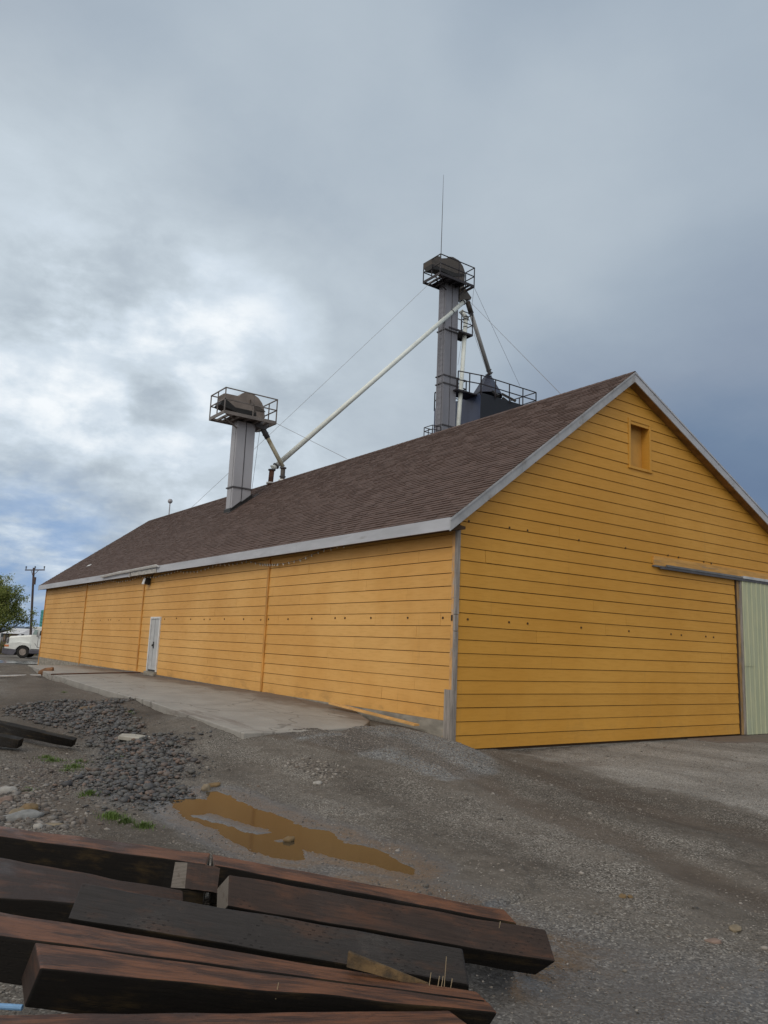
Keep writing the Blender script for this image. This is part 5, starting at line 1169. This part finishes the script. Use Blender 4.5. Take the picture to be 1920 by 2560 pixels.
def shed(label, uvL, uvR, D, hw, hr, depth_, wall_m, roof_m):
    a, b_ = dep(*uvL, D), dep(*uvR, D); a.z = b_.z = -1.2; d = (b_-a); bk = Vector((FW.x, FW.y, 0)).normalized()*depth_
    t = thing('farm_shed', a, label, 'shed'); m = MB(); H = Vector((0, 0, hw)); Rg = Vector((0, 0, hr))
    m.hexa([a, b_, b_+bk, a+bk], [a+H, b_+H, b_+bk+H, a+bk+H]); put(m, 'wall', wall_m, t)
    m = MB(); o_ = d.normalized()*.4; f = bk.normalized()*.4; mid = bk*.5
    m.prism([a-o_-f+H, a-o_+mid+Rg, a-o_+bk+f+H, a-o_+mid+Rg-Vector((0, 0, .2))-(Rg-H)*.02], d+o_*2); put(m, 'roof', roof_m, t)
    m = MB(); m.prism([a+H, a+mid+Rg-Vector((0, 0, .25)), a+bk+H], d*.01); put(m, 'gable', wall_m, t)
    m = MB(); q0 = a+d*.15-bk.normalized()*.02; m.prism([q0, q0+d*.2, q0+d*.2+Vector((0, 0, 2.2)), q0+Vector((0, 0, 2.2))], -bk.normalized()*.05); put(m, 'doorway', M_BLACK, t)
    return t
ux = lambda x_, y_: (x_*.0723, 1540+y_*.0723)
shed('low far shed with a bright white roof beside the tree', ux(150, 420), ux(655, 420), 140, 2.1, 3.1, 8, worn('brown_shed_wall', (.16, .12, .09, 1), .9, var=.3), M_SHEDR)
shed('grey far shed with a pale tin roof behind the truck', ux(690, 440), ux(1190, 440), 118, 1.75, 3.1, 9, M_SHED, worn('grey_tin_roof', (.42, .43, .46, 1), .5, var=.25, scale=.6))
p = dep(*ux(1440, 60), 88); t = thing('water_tank', (p.x+.9, p.y-.6, -1.1), 'teal ribbed tank just showing past the far corner of the barn', 'tank'); m = MB(); c = Vector((p.x+.75, p.y-.5, 0)); zz = -1.1; rr_ = 1.0; pts_, rs = [], []
ztop = dep(*ux(1400, -150), 88).z
while zz < ztop: pts_ += [(c.x, c.y, zz), (c.x, c.y, zz+.25), (c.x, c.y, zz+.3)]; rs += [rr_, rr_, rr_-.06]; zz += .36
m.tube(pts_, rs, 20); put(m, 'tank_body', M_TEAL, t); m = MB(); m.tube([(c.x, c.y, zz-.07), (c.x, c.y, zz+.2)], [.9, .3], 16); put(m, 'tank_lid', M_TEAL, t)
# rail fence, brush, white post
t = thing('rail_fence', dep(*ux(200, 690), 100), 'dark low rail fence running behind the truck', 'fence'); fa, fb = dep(*ux(150, 640), 100), dep(*ux(950, 630), 100); m = MB()
for z in (.1, -.35): m.bar(Vector((fa.x, fa.y, z)), Vector((fb.x, fb.y, z)), .1)
put(m, 'rail', M_POLE, t)
for i in range(9):
    q_ = fa.lerp(fb, i/8); m = MB(); m.bar((q_.x, q_.y, -1.3), (q_.x, q_.y, .3), .14); put(m, 'fence_post', M_POLE, t)
q_ = dep(*ux(0, 660), 75); m = MB(); m.tube([(q_.x, q_.y, -1.1), (q_.x, q_.y, dep(*ux(0, 610), 75).z)], .09, 8); m.ball((q_.x, q_.y, dep(*ux(0, 605), 75).z), .1, .1, .08, 8, 5); tag(m.build('white_post', M_WHITE), 'short white post at the left edge below the tree', 'post')
m = MB(); random.seed(5)
for i in range(9000):
    D_ = random.uniform(82, 125); u = random.uniform(-60, 95); c = dep(u, 1590, D_); z0 = -1.15; cl = mnoise.noise(Vector((c.x*.35, c.y*.35, 0))); h = max(.2, .7+cl*1.1)*random.uniform(.3, 1.1)
    m.rnd = min(1, max(0, .5+cl*.6+random.gauss(0, .2))); a = random.random()*6.28; w = .09; q_ = Vector((c.x, c.y, z0)); s = Vector((math.cos(a), math.sin(a), 0))*w; l = Vector((random.gauss(0, .2), random.gauss(0, .2), h)); m.poly([q_-s, q_+s, q_+l+s*.5, q_+l-s*.5])
tag(m.build('dry_brush', M_BRUSH, fixn=False), None, None, kind='stuff')
m = MB(); random.seed(6)
for i in range(1500):
    D_ = random.uniform(300, 420); u = random.uniform(-80, 110); c = dep(u, 1575, D_); cl = max(0, mnoise.noise(Vector((c.x*.06, c.y*.06, 3)))+.25); h = cl*7*random.uniform(.4, 1); m.rnd = random.random()*.4
    q_ = Vector((c.x, c.y, -1.2+h*.5)); s = R0*.9; m.poly([q_-s-Vector((0, 0, h*.5)), q_+s-Vector((0, 0, h*.5)), q_+s*.6+Vector((0, 0, h*.5)), q_-s*.5+Vector((0, 0, h*.6))])
tag(m.build('far_tree_line', material('dark_far_trees', lambda t, bs: (t.put(bs, 'Base Color', (.045, .06, .07, 1)), t.put(bs, 'Roughness', 1.0))), fixn=False), None, None, kind='stuff')
# hills on the horizon all round
m = MB(); N = 120; rows = []
for i in range(N+1):
    a = 2*math.pi*i/N; ca, sa = math.sin(a), math.cos(a); hh = 24+22*mnoise.noise(Vector((ca*2.2, sa*2.2, 4)))+12*mnoise.noise(Vector((ca*7, sa*7, 1)))
    rows.append([m.vert((ca*r_, sa*r_, z_)) for r_, z_ in ((2300, -3), (2600, hh*.55), (2900, hh), (3600, hh*.8))])
for A, C in zip(rows, rows[1:]):
    for k in range(3): m.face((A[k], C[k], C[k+1], A[k+1]))
tag(m.build('hills', M_HILL, smooth=True, fixn=False), None, None, kind='structure')

# ------------------------------------------------------------------ sky and light
w = bpy.data.worlds.new('World'); scene.world = w; w.use_nodes = True; t = NT(w.node_tree); w.node_tree.nodes.clear()
out = t.add('ShaderNodeOutputWorld'); D0 = t.add('ShaderNodeTexCoord').outputs['Generated']
SUN = Vector((-.82, -.34, .62)).normalized()
sky = t.add('ShaderNodeTexSky', sky_type='NISHITA', sun_disc=False, sun_elevation=math.asin(SUN.z), sun_rotation=math.atan2(SUN.x, SUN.y), air_density=1.0, dust_density=1.0, ozone_density=2.0)
bg1 = t.add('ShaderNodeBackground', i_Color=sky.outputs[0], i_Strength=.11)
sxyz = t.add('ShaderNodeSeparateXYZ', i_0=D0); zc = t.math('MAXIMUM', sxyz.outputs[2], .0)
den = t.math('ADD', zc, .28); pl = t.add('ShaderNodeCombineXYZ', i_0=t.math('DIVIDE', sxyz.outputs[0], den), i_1=t.math('DIVIDE', sxyz.outputs[1], den), i_2=t.math('MULTIPLY', zc, .4)).outputs[0]
wn = t.add('ShaderNodeTexNoise'); t.put(wn, 'Vector', pl); t.put(wn, 'Scale', 3.2); t.put(wn, 'Detail', 6.0); t.put(wn, 'Roughness', .55)
left = ray(*dd(200, 950)).normalized(); lm = t.step(t.vmath('DOT_PRODUCT', D0, tuple(left)), .86, .985)
wv_ = t.vmath('SCALE', t.vmath('SUBTRACT', wn.outputs[1], (.5, .5, .5))); t.put(wv_.node, 'Scale', t.math('MULTIPLY_ADD', lm, .05, .09)) 
DW = t.vmath('NORMALIZE', t.vmath('ADD', D0, wv_))
S = t.math('ADD', .56, 0.0)
BLOBS = [ (0,0,620,-0.088),(420,0,620,-0.084),(830,0,620,0.025),(1250,0,620,-0.041),(1659,0,620,-0.195),(0,350,620,0.043),(420,350,620,0.091),(830,350,620,0.041),(1250,350,620,0.019),(1659,350,620,0.223),(0,700,620,0.19),(420,700,620,-0.024),(830,700,620,-0.076),(1250,700,620,0.036),(1659,700,620,-0.096),(0,1050,620,-0.094),(420,1050,620,0.164),(830,1050,620,0.07),(1250,1050,620,-0.024),(1659,1050,620,-0.297),(300,600,170,-0.065),(150,730,170,-0.088),(400,720,170,0.064),(585,735,120,0.134),(100,850,170,0.208),(350,860,100,-0.203),(300,920,170,-0.04),(680,800,170,-0.039),(100,950,170,-0.07),(240,960,170,0.056),(400,970,170,0.138),(100,1050,170,-0.052),(300,1050,170,-0.092),(200,1110,170,-0.009),(80,1160,170,0.087),(500,830,170,-0.061) ]     # photo point (for its direction in the sky), angular radius in photo px, brightness change
for (bu, bv, br, am) in BLOBS:
    d = ray(*dd(bu, bv)).normalized(); r_ = br*1.1573/F_PX
    dt = t.vmath('DOT_PRODUCT', DW, tuple(d)); S = t.math('ADD', S, t.step(dt, math.cos(r_), 1.0, 0.0, am))
left = ray(*dd(200, 950)).normalized(); lm = t.step(t.vmath('DOT_PRODUCT', D0, tuple(left)), .86, .985)
f1 = t.noise(pl, 1.3, 6, .55, .3); f2 = t.noise(pl, 4.5, 8, .62, .25)
f3 = t.noise(t.map(D0, (1, 1, 1.7)), 12.0, 9, .58, .15)
lm2 = t.step(t.vmath('DOT_PRODUCT', D0, tuple(ray(*dd(260, 930)).normalized())), .955, .993)
S = t.math('ADD', S, t.math('MULTIPLY', t.math('SUBTRACT', t.step(f3, .34, .66), .5), t.math('MULTIPLY_ADD', lm2, .17, .012)))
S = t.math('ADD', S, t.math('MULTIPLY', t.math('SUBTRACT', f1, .5), .10))
S = t.math('ADD', S, t.math('MULTIPLY', t.math('SUBTRACT', f2, .5), t.math('MULTIPLY_ADD', lm, .24, .04)))
cc = t.ramp(S, [((g-100)/150, srgb(*c)) for g, c in ((100, (80, 100, 134)), (115, (95, 115, 147)), (135, (115, 135, 161)), (155, (141, 155, 174)), (172, (158, 172, 187)), (182, (169, 182, 195)), (192, (180, 192, 203)), (207, (195, 207, 217)), (222, (210, 222, 233)), (236, (227, 236, 244)), (250, (245, 250, 254)))])
behind = t.step(t.vmath('DOT_PRODUCT', D0, tuple(Vector((-.88, -.38, .35)).normalized())), -.25, .55)
cc = t.mix(behind, cc, t.mix(t.step(f1, .3, .7), (.76, .715, .66, 1), (1.0, .945, .875, 1)))       # unseen warm bright sky added behind the viewer to warm the light
# the rift of blue low at the left
bg2 = t.add('ShaderNodeBackground', i_Strength=1.0)
bd = ray(*dd(20, 1260)).normalized(); blue_m = t.step(t.vmath('DOT_PRODUCT', DW, tuple(bd)), math.cos(.17), math.cos(.02))
hole = t.math('MULTIPLY', blue_m, t.step(t.math('ADD', f2, t.math('MULTIPLY', t.noise(pl, 9, 6, .6), .5)), 1.08, .52), clamp=True)
cc = t.mix(t.math('MULTIPLY', hole, .8), cc, srgb(122, 158, 205)); t.put(bg2, 'Color', cc)
mx = t.add('ShaderNodeMixShader', i_0=t.math('MULTIPLY', hole, .05)); t.l.new(bg2.outputs[0], mx.inputs[1]); t.l.new(bg1.outputs[0], mx.inputs[2]); t.l.new(mx.outputs[0], out.inputs[0])
sd = bpy.data.lights.new('sun', 'SUN'); sd.energy = .85; sd.angle = R(20); sd.color = (1, .93, .83); so = bpy.data.objects.new('sun', sd); COL.objects.link(so)
so.rotation_euler = (-SUN).to_track_quat('-Z', 'Y').to_euler(); so.location = (-30, -20, 40)

vs_ = scene.view_settings; vs_.view_transform = 'Standard'; vs_.look = 'None'; vs_.gamma = 1; vs_.exposure = 0; vs_.use_curve_mapping = False
scene.render.engine = 'CYCLES'; scene.cycles.use_denoising = True; scene.cycles.max_bounces = 6
